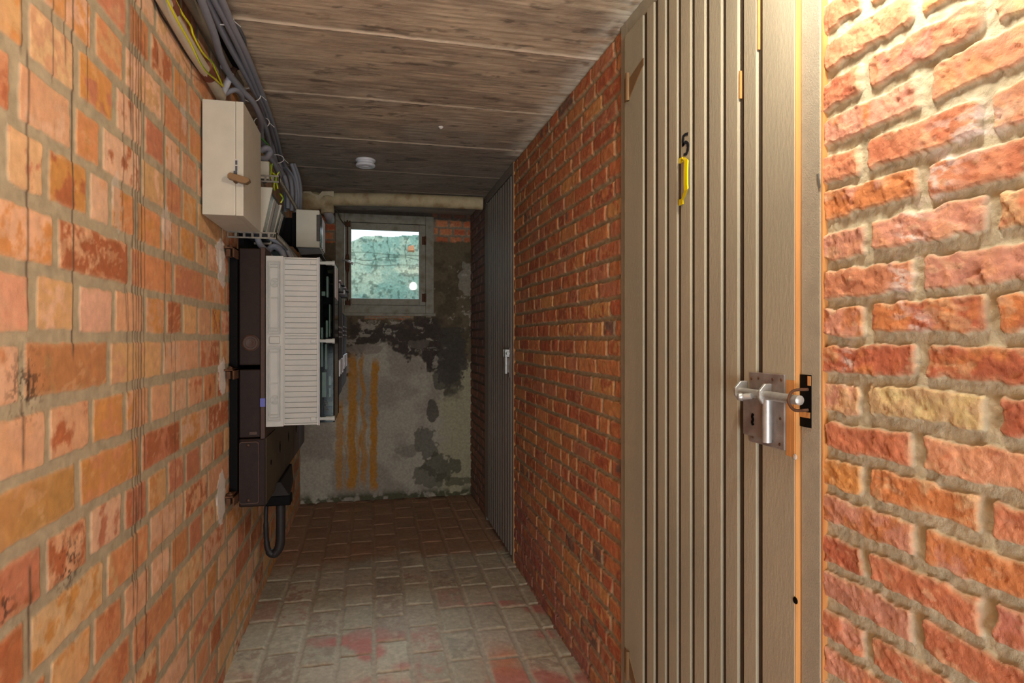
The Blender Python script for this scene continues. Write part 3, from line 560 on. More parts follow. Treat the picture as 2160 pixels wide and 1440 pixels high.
# second door
X2 = .728
b2 = [y_on(p, X2) for p in (1080, 1073, 1067.5, 1062, 1057, 1052.3, 1047.8, 1043.6, 1039.5, 1035.6, 1031.8)]
g2 = [(y-.010, y+.008) for y in b2[1:]]
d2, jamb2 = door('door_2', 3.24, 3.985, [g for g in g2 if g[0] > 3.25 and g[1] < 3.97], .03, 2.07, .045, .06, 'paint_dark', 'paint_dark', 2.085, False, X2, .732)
zl = z_on(762, X2, 3.3); yl2 = 3.275
p2 = MB().box(X2-.003, X2+.0008, yl2-.02, yl2+.05, zl-.085, zl+.075).build('lock_plate', 'lockplate', d2, bevel=.001, seg=1)
MB().box(X2-.015, X2-.002, yl2, yl2+.04, zl-.06, zl+.02).build('lock_case', 'lockplate', p2, bevel=.002)
MB().cyl((X2-.016, yl2+.06, zl+.045), (X2-.016, yl2-.045, zl+.045), .008).cyl((X2-.017, yl2+.005, zl+.065), (X2-.017, yl2+.005, zl-.065), .009).build('slide_bolt', 'zinc', p2, smooth=True)
MB().box(X2-.026, X2-.001, yl2+.035, yl2+.041, zl+.025, zl+.066).box(X2-.026, X2-.001, yl2-.01, yl2-.004, zl+.025, zl+.066).build('bolt_guide', 'zinc', p2, bevel=.001, seg=1)

# ------------------------------------------------------------------ lamp (out of frame, above the camera side of the door)
lm = thing('pendant_lamp', (LAMP[0], LAMP[1], LAMP[2]), 'bare bulb hanging on a short white flex from the ceiling above the numbered door', 'lamp')
lm_ = MB().lathe(LAMP, (0, 0, 1), [(.004, -.048), (.025, -.042), (.041, -.022), (.045, 0), (.040, .022), (.026, .040), (.016, .052)], 24).build('bulb', 'bulb', lm, smooth=True)
MB().cyl((LAMP[0], LAMP[1], LAMP[2]+.05), (LAMP[0], LAMP[1], LAMP[2]+.095), .019).build('lamp_socket', 'black', lm, smooth=True)
MB().cyl((LAMP[0], LAMP[1], LAMP[2]+.095), (LAMP[0], LAMP[1], ZC-.01), .003, 8).build('flex', 'cord', lm)
MB().cyl((LAMP[0], LAMP[1], ZC-.022), (LAMP[0], LAMP[1], ZC+.001), .03).build('ceiling_rose', 'cord', lm)

# ------------------------------------------------------------------ smoke detector
dx, dy, dz = -.034, 3.33, ZC-.001
sm = thing('smoke_detector', (dx, dy, dz), 'white round smoke detector on the concrete ceiling', 'smoke detector')
MB().lathe((dx, dy, dz), (0, 0, -1), [(.050, 0), (.052, .004), (.050, .010), (.046, .012)]).build('base', 'smoke', sm, smooth=True)
MB().lathe((dx, dy, dz), (0, 0, -1), [(.044, .011), (.045, .022), (.050, .026), (.051, .032), (.048, .037), (.035, .040), (.033, .0385), (.020, .0385), (.018, .041), (.004, .041)]).build('cover', 'smoke', sm, smooth=True)
c = pt(930, 271, .93*F/(712-271)); tag(MB().lathe((c[0], c[1], ZC+.002), (0, 0, -1), [(.012, 0), (.011, .005), (.006, .010), (.001, .012)], 12).build('filler_lump', 'puck', smooth=True), 'small pale lump of filler on the ceiling in front of the smoke detector', 'filler lump')

# ------------------------------------------------------------------ lagged pipe in front of the back wall
PD = 4.02
lp = thing('lagged_pipe', pt(830, 424, PD), 'cream lagged pipe running across under the ceiling above the window', 'pipe')
MB().tube([pt(668, 420, PD), pt(760, 420, PD), pt(880, 423, PD), pt(1018, 429, PD+.05)], .042, 20).build('pipe_run', 'lagging', lp, smooth=True)
MB().tube([pt(636, 424, PD-.02), pt(662, 424, PD-.02), pt(690, 427, PD)], [.068, .068, .066, .062, .06, .055, .05, .046, .044], 20).tube([pt(672, 424, PD), pt(688, 434, PD), pt(691, 450, PD)], [.05, .048, .044, .040], 18).build('tee_fitting', 'lagging', lp, smooth=True)
MB().tube([pt(690, 444, PD), pt(694, 455, PD+.04), pt(696, 463, PD+.12)], .031, 18).build('elbow', 'pvc', lp, smooth=True)
m_ = MB(); pts = [(640, 404), (650, 398), (660, 408), (672, 411), (682, 401), (692, 399), (704, 403)]
for i in range(len(pts)-1):
    a, b = pts[i], pts[i+1]; m_.hexa([pt(a[0], a[1], PD-.075), pt(b[0], b[1], PD-.075), pt(b[0], b[1]+12, PD-.07), pt(a[0], a[1]+12, PD-.07)], [pt(a[0], a[1], PD-.071), pt(b[0], b[1], PD-.071), pt(b[0], b[1]+12, PD-.066), pt(a[0], a[1]+12, PD-.066)])
m_.build('torn_wrap', 'paperwrap', lp)
tag(MB().tube([pt(700, 438, 4.1), pt(712, 446, 4.25), pt(718, 462, 4.4), pt(727, 473, 4.5)], .004, 8).build('thin_cable', 'olive', smooth=True), 'thin green cable curling from the pipe elbow to the window frame', 'cable')

# ------------------------------------------------------------------ upper cream cabinet
A = dict(x0=XL+.003, x1=-.3845, y0=2.023, y1=2.326, z0=1.573, z1=1.922)
cb = thing('electrical_cabinet', ((A['x0']+A['x1'])/2, 2.17, A['z0']), 'large cream metal switch cabinet with bronze latch high on the left wall', 'electrical cabinet')
dxx = A['x1']-.022
MB().box(A['x0'], dxx-.0008, A['y0'], A['y1'], A['z0'], A['z1']).build('cabinet_body', 'cream', cb, bevel=.002)
MB().box(dxx, A['x1'], A['y0'], A['y1'], A['z0'], A['z1']).build('cabinet_door', 'cream', cb, bevel=.0012)
m_ = MB().box(dxx-.004, dxx+.008, A['y0']-.0015, A['y0']+.001, 1.705, 1.745); m_.build('slot_rim', 'beige', cb)
MB().box(dxx-.001, dxx+.005, A['y0']-.0022, A['y0'], 1.709, 1.724).box(dxx-.001, dxx+.005, A['y0']-.0022, A['y0'], 1.728, 1.741).build('slot_opening', 'darkgrey', cb)
lz = z_on(378, -.40, 2.0)
m_ = MB().prism([(-.432, lz+.012), (-.425, lz+.018), (-.385, lz+.008), (-.372, lz+.004), (-.370, lz-.004), (-.380, lz-.012), (-.395, lz-.010), (-.432, lz+.002)], 'y', A['y0']-.030, A['y0']-.004); m_.v = [(a+.008, b, c_) for a, b, c_ in m_.v]; la = m_.build('latch_handle', 'latch', cb, bevel=.0008, seg=1)
MB().cyl((-.405, A['y0']-.010, lz), (-.405, A['y0']+.004, lz), .008).build('latch_pin', 'rust', la)
MB().box(-.412, -.402, A['y0']-.003, A['y0'], lz+.018, lz+.030).build('latch_catch', 'darkgrey', la)

# ------------------------------------------------------------------ conduits and wires, upper left
cz = lambda px, py, dd=0: pt(px, py, 646/(785-px)+dd)
c1 = thing('wall_conduit', cz(400, 95), 'off-white conduit running along the top of the left wall with earth wires on it', 'conduit')
MB().tube([cz(322, -40), cz(400, 98), cz(440, 160), cz(466, 204)], .0165, 14).build('conduit_tube', 'conduit', c1, smooth=True)
for p in ((353, 8), (433, 146)):
    a = np.array(cz(p[0]-3, p[1]-6)); b = np.array(cz(p[0]+8, p[1]+14)); MB().cyl(tuple(a), tuple(b), .0215).build('conduit_clip', 'clamp', c1, smooth=True)
cd = lambda px, py: pt(px, py, 628/(785-px))
cc_ = lambda px, py, z=2.118: pt(px, py, (z-EYE)*F/(712-py))
c2 = MB().tube([cd(375, -40), cd(400, 0), cd(450, 85), cd(505, 178)], .016, 14).build('wall_conduit', 'conduit_dark', smooth=True); tag(MB().tube([cc_(400, -40), cc_(424, 0), cc_(460, 70), cc_(500, 140)], .013, 12).build('grey_cable', 'black', smooth=True), 'black tube added for the dark shadow between the dark conduit and the grey ceiling cables', 'cable')  # black tube is added to darken the shadow gap between the runs
tag(c2, 'dusty darker conduit tucked in the corner behind the grey cables', 'conduit')
tag(MB().tube([cz(345, -15, -.05), cz(375, 45, -.06), cz(402, 92, -.07), cz(428, 142, -.08), cz(455, 168, -.08), cz(470, 182, -.08)], .0027, 8).build('earth_wire', 'earth', smooth=True), 'straighter yellow and green earth wire lying along the off-white conduit', 'wire')
tag(MB().tube([cz(362, -15, -.05), cz(384, 28, -.06), cz(402, 55, -.06), cz(408, 75, -.06), cz(428, 112, -.07), cz(448, 132, -.08), cz(454, 146, -.08), cz(470, 182, -.075)], .0027, 8).build('earth_wire', 'earth', smooth=True), 'wavy yellow and green earth wire beside the off-white conduit', 'wire')
tag(MB().tube([pt(318, -30, 1.445), pt(335, 22, 1.49), pt(360, 62, 1.57), pt(395, 118, 1.715), pt(428, 160, 1.87)], .0022, 6).build('thin_wire', 'blackrub', smooth=True), 'thin dark wire tacked to the bricks just below the off-white conduit', 'wire')
sp = thing('steel_conduit', pt(478, 180, 1.99), 'short slanting steel conduit with brown sleeve rising from the cabinet top', 'conduit')
MB().cyl(pt(463, 212, 2.02), pt(488, 156, 2.06), .0105).build('conduit_tube', 'pvc', sp, smooth=True)
MB().cyl(pt(487, 158, 2.06), pt(498, 132, 2.09), .0125).build('sleeve', 'brown_light', sp, smooth=True)

# grey cables hanging under the ceiling
cc = lambda px, py, z=2.10: pt(px, py, (z-EYE)*F/(712-py))
runs = [
 ([cc(418, -40), cc(436, 0), cc(463, 55), cc(492, 110), cc(512, 145), cc(533, 185), cc(549, 217), cc(562, 262), cc(572, 300), pt(583, 345, 2.95), pt(600, 372, 3.0), pt(606, 400, 3.0), pt(607, 440, 3.0)], .0105, 'first grey ceiling cable on the wall side of the thick bundle'),
 ([cc(434, -40), cc(453, 0), cc(480, 50), cc(505, 102), cc(526, 150), cc(545, 198), cc(562, 238), cc(578, 290), cc(586, 325), cc(598, 352, 2.08), pt(612, 375, 3.1), pt(616, 405, 3.1), pt(615, 445, 3.1)], .0105, 'second grey ceiling cable, middle one of the thick bundle'),
 ([cc(449, -40), cc(468, 0), cc(480, 28), cc(491, 55), cc(517, 108), cc(538, 158), cc(556, 205), cc(572, 250), cc(584, 290), cc(592, 325), cc(603, 352, 2.08), pt(621, 378, 3.2), pt(625, 410, 3.2), pt(624, 448, 3.2)], .0095, 'outermost grey ceiling cable of the bundle, nearest the bare concrete'),
 ([cc(408, -45, 2.075), cc(432, 20, 2.07), cc(452, 72, 2.065), cc(466, 120, 2.06), cc(486, 160, 2.06), cc(510, 190, 2.06), cc(534, 216, 2.05), cc(549, 250, 2.03), pt(551, 285, 2.5), pt(560, 320, 2.6), pt(578, 345, 2.7), pt(590, 372, 2.8)], .0105, 'sagging grey cable that drops below the others above the cream cabinet'),
 ([cc(470, 140, 2.07), cc(500, 175, 2.07), cc(520, 200, 2.06), cc(543, 232, 2.05), cc(560, 270, 2.04), pt(570, 310, 2.7), pt(578, 340, 2.8), pt(597, 368, 2.9)], .009, 'thinner grey cable threaded through the middle of the tied bundle'),
 ([pt(458, 212, 2.05), pt(478, 196, 2.07), pt(497, 190, 2.1), pt(509, 201, 2.15), pt(512, 216, 2.2)], .0085, 'grey cable arching over the top of the cream cabinet'),
 ([pt(550, 318, 2.5), pt(562, 312, 2.5), pt(570, 320, 2.52), pt(560, 334, 2.5), pt(545, 332, 2.45)], .012, 'thick grey cable looping out beside the cream cabinet'),
 ([pt(556, 345, 2.55), pt(553, 360, 2.6), pt(558, 385, 2.6)], .010, 'grey cable hanging down between the cabinet and the metal rail')]
for P_, r_, lb_ in runs: tag(MB().tube(P_, r_, 12).build('grey_cable', 'cable', smooth=True), lb_, 'cable', 'grey cables under the ceiling')
tag(MB().tube([cc(474, 20, 2.115), pt(492, 46, 1.82), pt(508, 68, 1.88), pt(516, 92, 1.95), pt(513, 122, 2.04)], .0062, 10).build('dark_cable', 'cable_dark', smooth=True), 'thin dark grey cable bowed out against the concrete ceiling', 'cable')
tag(MB().tube([cc(492, 62, 2.115), cc(498, 80, 2.11), cc(504, 100, 2.11)], .005, 10).build('cable_tag', 'paperwrap', smooth=True), 'pale yellow tag strip tucked beside the outermost ceiling cable', 'tag')
fan = [(613, 1), (619, 2), (626, 3)]
for i, (x_, k_) in enumerate(((602, .0), (629, .18), (634, .25))):
    P_ = [pt(x_-14, 345, 3.0+k_), pt(x_-4, 375, 3.02+k_), pt(x_, 405, 3.03+k_), pt(x_-1, 446, 3.05+k_)]
    tag(MB().tube(P_, .0105, 10).build('grey_cable', 'cable', smooth=True), ['grey cable dropping vertically, closest to the wall in the fan above the meter', 'grey cable dropping vertically beside the outermost one above the white meter', 'outermost grey cable dropping vertically beside the lagged pipe'][i], 'cable', 'grey cables under the ceiling')
def ring(c, ax, r, rr=.0022):
    ax = Vector(ax).normalized(); u = ax.cross(Vector((0, 0, 1))).normalized(); v = ax.cross(u); c = Vector(c)
    return [c+u*math.cos(a)*r[0]+v*math.sin(a)*r[1] for a in np.linspace(0, 2*math.pi, 25)]
for i, (px_, py_, D_2, r_) in enumerate(((470, 42, 1.76, (.030, .014)), (530, 200, 2.27, (.034, .026)), (552, 258, 2.5, (.030, .022)), (582, 335, 2.85, (.036, .020)))):
    c = pt(px_, py_, D_2); o = MB().tube(ring(c, (.12, 1, -.05), r_), .0018, 6, False).tube([Vector(c)+Vector((r_[0], 0, 0)), Vector(c)+Vector((r_[0]+.02, -.012, -.02))], .0014, 6, False).build('cable_tie', 'tie', smooth=True)
    tag(o, ['white cable tie nearest the camera around the ceiling cables', 'white cable tie around the cables just above the cream cabinet', 'white cable tie around the cables beside the cream cabinet', 'farthest white cable tie above the yellow wires'][i], 'cable tie', 'white cable ties on the ceiling cables')
# yellow-green tails behind the cabinet
for i, P_ in enumerate(([(567, 342), (572, 355), (571, 372), (580, 388)], [(574, 345), (573, 362), (582, 372), (578, 392), (580, 402)], [(590, 362), (584, 370), (583, 385), (586, 398)], [(590, 408), (597, 418), (592, 428)])):
    tag(MB().tube([pt(a, b, 2.62) for a, b in P_], .0035, 8).build('earth_tail', 'earth', smooth=True), ['upright yellow earth tail closest to the cream cabinet', 'crooked yellow earth tail above the metal rail', 'outer yellow earth tail leaning off the metal rail', 'short yellow earth tail below the upper metal rail'][i], 'wire', 'yellow earth tails behind the cabinet')
tag(MB().tube([pt(550, 290, 2.5), pt(560, 300, 2.52), pt(568, 308, 2.55)], .004, 8).build('green_wire', mat('green_insulation', .5, color=(60, 110, 50), var=.05, bump=0), smooth=True), 'short green wire lying over the looped grey cable', 'wire')
tag(MB().box(-.46, -.40, 2.60, 2.63, 1.83, 1.90).build('terminal_block', 'cream', bevel=.003), 'small white terminal block behind the cream cabinet, under the looped cable', 'terminal block')

# ------------------------------------------------------------------ perforated metal rails
def rail(name, xa, xb, y0, y1, z0, h, label):
    t = thing(name, (xb, y0, z0), label, 'bracket')
    def strip(fn, L_):
        m = MB(); n = max(2, int(L_/.024)); th = .0025
        m_a = fn
        for (s0, s1) in ((0, .22), (.78, 1)): m.hexa(*fn(0, L_, s0, s1))
        for i in range(n+1):
            a = L_*i/n; m.hexa(*fn(max(0, a-.004), min(L_, a+.004), .2, .8))
        return m
    f1 = lambda a, b, s0, s1: ([(xa+a, y0, z0+h*s0), (xa+b, y0, z0+h*s0), (xa+b, y0, z0+h*s1), (xa+a, y0, z0+h*s1)], [(xa+a, y0+.003, z0+h*s0), (xa+b, y0+.003, z0+h*s0), (xa+b, y0+.003, z0+h*s1), (xa+a, y0+.003, z0+h*s1)])
    f2 = lambda a, b, s0, s1: ([(xb, y0+a, z0+h*s0), (xb, y0+b, z0+h*s0), (xb, y0+b, z0+h*s1), (xb, y0+a, z0+h*s1)], [(xb-.003, y0+a, z0+h*s0), (xb-.003, y0+b, z0+h*s0), (xb-.003, y0+b, z0+h*s1), (xb-.003, y0+a, z0+h*s1)])
    strip(f1, xb-xa).build('cross_strip', 'tray', t); strip(f2, y1-y0).build('long_strip', 'tray', t)
rail('perforated_rail', XL+.002, -.345, 2.50, 3.12, 1.793, .028, 'upper perforated steel rail projecting from the wall behind the cream cabinet')
rail('perforated_rail', XL+.002, -.335, 2.36, 3.10, 1.556, .024, 'lower perforated steel rail just above the brown and beige boxes')

# ------------------------------------------------------------------ meters
def sloped_meter(y0, y1, z0, z1, xt, xb, label):
    t = thing('electricity_meter', ((xt+XL)/2, (y0+y1)/2, z0), label, 'electricity meter', 'sloping meters behind the cream cabinet')
    MB().prism([(-.482, z0), (xb, z0), (xt, z1), (-.482, z1)], 'y', y0, y0+.012).build('end_cheek', 'cream', t, bevel=.001, seg=1)
    MB().prism([(-.48, z0+.004), (xb-.012, z0+.004), (xt-.012, z1-.004), (-.48, z1-.004)], 'y', y0+.012, y1).build('meter_body', 'darkgrey', t, bevel=.002)
    k = (xt-xb)/(z1-z0)
    for (a, b, mt) in ((.06, .34, 'glassgreen'), (.38, .60, 'cream_cool'), (.64, .95, 'darkglass')):
        ya_, yb_ = y0+.014+(y1-y0-.014)*a, y0+.014+(y1-y0-.014)*b
        MB().hexa([(xb-.012+.02*k, ya_, z0+.02), (xb-.012+.02*k, yb_, z0+.02), (xt-.012-.02*k, yb_, z1-.02), (xt-.012-.02*k, ya_, z1-.02)], [(xb-.006+.02*k, ya_, z0+.02), (xb-.006+.02*k, yb_, z0+.02), (xt-.006-.02*k, yb_, z1-.02), (xt-.006-.02*k, ya_, z1-.02)]).build('meter_window', mt, t)
sloped_meter(2.46, 2.72, 1.590, 1.765, x_on(575, 2.46), x_on(553, 2.46), 'sloping meter with green tinted glass directly behind the cream cabinet')
sloped_meter(2.75, 2.98, 1.590, 1.760, -.372, -.415, 'sloping meter with pale side panel farther along behind the cream cabinet')
y0 = 3.02; xa, xb_ = x_on(624, y0), x_on(674, y0); z0, z1 = z_on(521, -.34, y0), z_on(441, -.34, y0)
mt_ = thing('electricity_meter', ((xa+xb_)/2, y0+.15, z0), 'white box meter with a grey glass window beside the lagged pipe', 'electricity meter')
MB().box(xa, xb_, y0, y0+.27, z0, z1).build('meter_body', 'cream', mt_, bevel=.004)
MB().box(xa-.02, xa, y0+.03, y0+.25, z0+.01, z1-.01).box(-.483, xa-.02, y0+.06, y0+.2, z0+.03, z1-.03).build('mounting_plate', 'black', mt_)
MB().prism([(xa+.004, z0), (xb_-.004, z0), (xb_+.01, z0-.028), (xa+.02, z0-.035)], 'y', y0+.01, y0+.26).build('terminal_cover', 'darkgrey', mt_, bevel=.002)
MB().box(xb_-.014, xb_+.003, y0-.002, y0+.03, z0+.03, z1-.022).build('window_edge', 'darkglass', mt_, bevel=.002)
for a in (.045, .11, .175, .235): MB().box(xb_, xb_+.006, y0+a, y0+a+.045, z0+.01, z1-.015).build('meter_window', 'whiteplate' if a > .1 else 'darkglass', mt_, bevel=.001, seg=1)
# big cables entering the enclosure from above
for i, (P_, r_) in enumerate((([(542, 498), (548, 515), (560, 528), (572, 545)], .012), ([(556, 552), (565, 530), (578, 520), (594, 530), (601, 555)], .013), ([(566, 500), (585, 512), (603, 524), (616, 552)], .009), ([(597, 522), (610, 532), (622, 553)], .0095))):
    tag(MB().tube([pt(a, b, 2.42+.05*i) for a, b in P_], r_, 12).build('supply_cable', 'cable', smooth=True), ['grey supply cable closest to the wall below the lower metal rail', 'thick grey supply cable arched over the beige enclosure', 'thin grey supply cable running under the lower metal rail', 'grey supply cable nearest the corridor going into the beige enclosure'][i], 'cable', 'supply cables above the beige enclosure')
tag(MB().box(XL+.003, -.4835, 2.55, 3.6, 1.50, 1.86).build('backing_board', 'black'), 'black backing board on the wall behind the meters', 'board')

# ------------------------------------------------------------------ brown cast boxes
Y0 = 2.42
tag(MB().box(XL+.001, -.476, 2.398, 3.8, .60, 1.50).build('gap_block', 'black', bevel=.002), 'black block filling the gap between the wall and the brown boxes', 'mounting channel')  # plain black block filling the gap behind the brown boxes
def bz(py): return z_on(py, -.44, Y0)
b1 = thing('brown_switch_box', (-.437, 2.5, bz(770)), 'tall dark brown enamelled box with a round boss, left of the beige enclosure', 'switch box')
MB().box(-.475, -.402, Y0, Y0+.22, bz(770), bz(523)).build('box_body', 'brown', b1, bevel=.004)
cz_ = bz(723); MB().lathe((-.435, Y0, cz_), (0, -1, 0), [(.031, 0), (.031, .003), (.027, .005), (.0255, .0035), (.0185, .0035), (.0175, .006), (.011, .006), (.008, .005), (.002, .005)], 32).build('round_boss', 'brown_light', b1, smooth=True)
b2_ = thing('brown_switch_box', (-.437, 2.5, bz(924)), 'plain dark brown box below the one with the round boss', 'switch box')
MB().box(-.475, -.402, Y0, Y0+.22, bz(923), bz(779)).build('box_body', 'brown', b2_, bevel=.004)
MB().box(-.440, -.412, Y0-.004, Y0, bz(917), bz(910)).build('catch', 'brown_light', b2_, bevel=.001)
tag(MB().box(-.401, -.385, Y0-.006, Y0+.30, bz(926), bz(521)).build('brown_support_strip', 'brown_light', bevel=.002), 'narrow worn brown upright strip between the brown boxes and the beige enclosure', 'support strip')
tag(MB().box(-.4015, -.384, Y0-.008, Y0-.0055, bz(858), bz(840)).build('blue_tape', 'bluetape'), 'piece of blue tape wrapped on the worn brown strip', 'tape')
# bottom box with rounded cover
zb0, zb1 = z_on(1069, -.42, Y0), z_on(925, -.42, Y0)
b3 = thing('brown_junction_box', (-.43, 2.53, zb0), 'rounded dark brown junction box with two cover screws, lowest in the stack', 'junction box')
MB().box(-.476, -.384, Y0, Y0+.235, zb0, zb1).build('box_body', 'brown', b3, bevel=.006)
def rrect(x0, x1, z0_, z1_, r_):
    P = []
    for cx, cz2, a0 in ((x1-r_, z1_-r_, 0), (x0+r_, z1_-r_, 90), (x0+r_, z0_+r_, 180), (x1-r_, z0_+r_, 270)):
        for k in range(5): a = math.radians(a0+22.5*k); P.append((cx+r_*math.cos(a), cz2+r_*math.sin(a)))
    return P
m_ = MB().prism(rrect(-.474, -.405, zb0+.012, zb1-.008, .010), 'y', Y0-.007, Y0+.002); cv = m_.build('box_cover', 'brown_light', b3, bevel=.002)
MB().prism(rrect(-.471, -.408, zb0+.017, zb1-.013, .008), 'y', Y0-.0078, Y0-.005).build('cover_panel', 'brown', cv, bevel=.001)
for zz in (zb1-.022, zb0+.028): MB().lathe((-.442, Y0-.0075, zz), (0, -1, 0), [(.007, 0), (.006, .003), (.003, .005)], 14).build('cover_screw', 'brown_light', cv, smooth=True)
# row of boxes going down the wall
ys = [2.665, 2.94, 3.235, 3.50, 3.77]; mats_ = ['olive', 'olive', 'brown_light', 'bluegrey']
MB().box(-.3845, -.3825, Y0+.006, 2.652, zb0+.006, zb1).build('side_plate', 'olive', b3)
MB().lathe((-.3822, 2.535, z_on(975, -.382, 2.53)), (1, 0, 0), [(.010, 0), (.010, .002), (.006, .0025)], 6).build('hex_plug', 'black', b3)
for i in range(4):
    t_ = thing('brown_junction_box', (-.42, (ys[i]+ys[i+1])/2, .597), ['olive brown junction box next to the rounded bottom box', 'olive brown junction box in the middle of the lower row', 'brown junction box third along the lower row', 'blue grey junction box at the far end of the lower row'][i], 'junction box', 'lower row of junction boxes')
    MB().box(-.476, -.3835, ys[i]-.004, ys[i+1]-.012, .597, .86).build('box_body', mats_[i], t_, bevel=.003)
    MB().prism([(ys[i]+.12, .76), (ys[i]+.135, .735), (ys[i]+.12, .71), (ys[i]+.105, .735)], 'x', -.3845, -.3822).build('diamond_mark', 'black', t_)
# cable end hood and looped cable
hd = thing('cable_hood', (-.38, 2.8, .5), 'black tapered cable end hood under the row of brown boxes', 'cable hood')
MB().hexa([(-.425, 2.69, .545), (-.330, 2.69, .545), (-.345, 2.93, .552), (-.425, 2.93, .552)], [(-.425, 2.72, .60), (-.372, 2.72, .60), (-.372, 3.10, .60), (-.425, 3.10, .60)]).build('hood_body', 'blackrub', hd, bevel=.004)
MB().box(-.426, -.329, 2.685, 2.75, .508, .548).build('hood_collar', 'black', hd, bevel=.004)
tag(MB().tube([(-.372, 2.72, .52), (-.372, 2.72, .40), (-.374, 2.72, .345), (-.384, 2.72, .315), (-.402, 2.72, .300), (-.420, 2.72, .318), (-.428, 2.72, .36), (-.430, 2.72, .44), (-.428, 2.725, .52)], [.019, .019, .019, .018, .016, .012, .010, .008, .007], 14).build('black_cable', 'blackrub', smooth=True), 'thick black cable hanging in a loop from the cable end hood', 'cable')

# ------------------------------------------------------------------ wall brackets
for i, py_ in enumerate((531, 786, 1050)):
    zc = z_on(py_, -.49, 2.36); t_ = thing('wall_bracket', (XL, 2.36, zc), ['rusty steel bracket at the top of the brown boxes', 'rusty steel bracket halfway up beside the brown boxes', 'rusty steel bracket beside the lowest brown box'][i], 'bracket', 'rusty wall brackets')
    MB().box(XL-.004, -.472, 2.325, 2.40, zc+.008, zc+.014).box(-.478, -.472, 2.325, 2.40, zc-.022, zc+.014).build('angle', 'rust', t_, bevel=.001, seg=1)
    MB().lathe((XL+.014, 2.345, zc+.014), (0, 0, 1), [(.009, 0), (.009, .006), (.004, .007), (.004, .010)], 6).build('nut', 'rust', t_)
    MB().box(-.500, -.486, 2.33, 2.37, zc-.020, zc+.006).build('spacer', 'rust', t_, bevel=.001, seg=1)

# ------------------------------------------------------------------ beige enclosure(s)
EX0, EXF, EXC = -.3825, -.196, -.1395
def ez(py): return z_on(py, -.28, Y0)
ZT, ZB = ez(543), ez(896)
en = thing('fuse_enclosure', (-.28, 2.58, ZB), 'large beige ribbed fuse enclosure with smoky clear front cover', 'fuse enclosure')
YE = 2.72
MB().box(EX0, EXF, Y0+.004, YE, ZB+.004, ZT-.004).build('enclosure_body', 'beige', en, bevel=.003)
xs = -.3200
m_ = MB().box(EX0, xs, Y0-.004, Y0+.01, ZB-.004, ZT+.004); sp_ = m_.build('side_panel', 'beige', en, bevel=.002)
m_ = MB()
zmid0, zmid1 = ez(728), ez(706)
for (za_, zb2) in ((ez(706), ez(551)), (ez(887), ez(728))):
    xa_, xb2 = EX0+.007, xs-.010
    fr_ = lambda m, x0, x1, z0_, z1_, w_, yf: (m.box(x0, x0+w_, yf, Y0, z0_, z1_), m.box(x1-w_, x1, yf, Y0, z0_, z1_), m.box(x0+w_, x1-w_, yf, Y0, z0_, z0_+w_), m.box(x0+w_, x1-w_, yf, Y0, z1_-w_, z1_))
    fr_(m_, xa_, xb2, za_+.002, zb2-.002, .0030, Y0-.0105); fr_(m_, xa_+.0062, xb2-.0062, za_+.012, zb2-.012, .0026, Y0-.009)
    zz = (za_+zb2)/2; m_.box(xa_+.0055, xb2-.0055, Y0-.0085, Y0, zz-.0013, zz+.0013); m_.box(xa_+.004, xb2-.004, Y0-.0095, Y0, zb2-.026, zb2-.0235); m_.box(xa_+.004, xb2-.004, Y0-.0095, Y0, za_+.0235, za_+.026)
m_.build('panel_beading', 'beige', sp_, bevel=.0006, seg=1)
for py_ in (597, 842):
    c = (x_on(580, Y0-.006), Y0-.0062, ez(py_)); R_ = .0155
    m_ = MB().tube([(c[0]+R_*math.cos(a), c[1], c[2]+R_*math.sin(a)) for a in np.linspace(0, 2*math.pi, 33)], .0013, 6, False)
    for s_ in (-1, 1):
        m_.tube([(c[0]+s_*(.0045+.004*math.cos(a)), c[1], c[2]+.0045*math.sin(a)) for a in np.linspace(.6, 5.4, 14)], .0010, 6, False)
        m_.tube([(c[0]+s_*.002, c[1], c[2]+.008), (c[0]+s_*.007, c[1], c[2]+.010), (c[0]+s_*.009, c[1], c[2]+.006)], .0010, 6)
        m_.tube([(c[0]+s_*.002, c[1], c[2]-.008), (c[0]+s_*.007, c[1], c[2]-.010), (c[0]+s_*.009, c[1], c[2]-.006)], .0010, 6)
    tag(m_.build('round_emblem', 'beige', sp_), 'raised round monogram emblem')
# ribbed part
m_ = MB(); n = 31
for i in range(n):
    za_ = ZB+.006+(ZT-ZB-.012)*i/n; zb2 = ZB+.006+(ZT-ZB-.012)*(i+1)/n
    m_.hexa([(xs+.002, Y0-.001, za_+.0008), (EXF-.004, Y0-.001, za_+.0008), (EXF-.004, Y0+.008, za_+.0008), (xs+.002, Y0+.008, za_+.0008)], [(xs+.002, Y0-.0045, zb2-.0012), (EXF-.004, Y0-.0045, zb2-.0012), (EXF-.004, Y0+.008, zb2-.0012), (xs+.002, Y0+.008, zb2-.0012)])
m_.build('ribbed_panel', 'beige', en)
m_ = MB().box(xs-.001, xs+.004, Y0-.007, Y0+.01, ZB, ZT); m_.box(EXF-.006, EXF, Y0-.0065, Y0+.01, ZB-.002, ZT+.002); m_.box(xs, EXF-.004, Y0-.0065, Y0+.008, ZB, ZB+.006); m_.box(xs, EXF-.004, Y0-.0065, Y0+.008, ZT-.006, ZT); m_.box(xs, EXF-.004, Y0-.0062, Y0+.006, zmid1-.005, zmid1-.003)
for py_ in (553, 719, 884): m_.box(EXF-.028, EXF-.010, Y0-.0062, Y0, ez(py_)-.007, ez(py_)+.007)
m_.build('panel_trim', 'beige', en, bevel=.001, seg=1)
MB().box(EX0+.012, xs-.012, Y0-.012, Y0, zmid0+.006, zmid1-.006).build('pivot_bar', 'beige', en, bevel=.004)
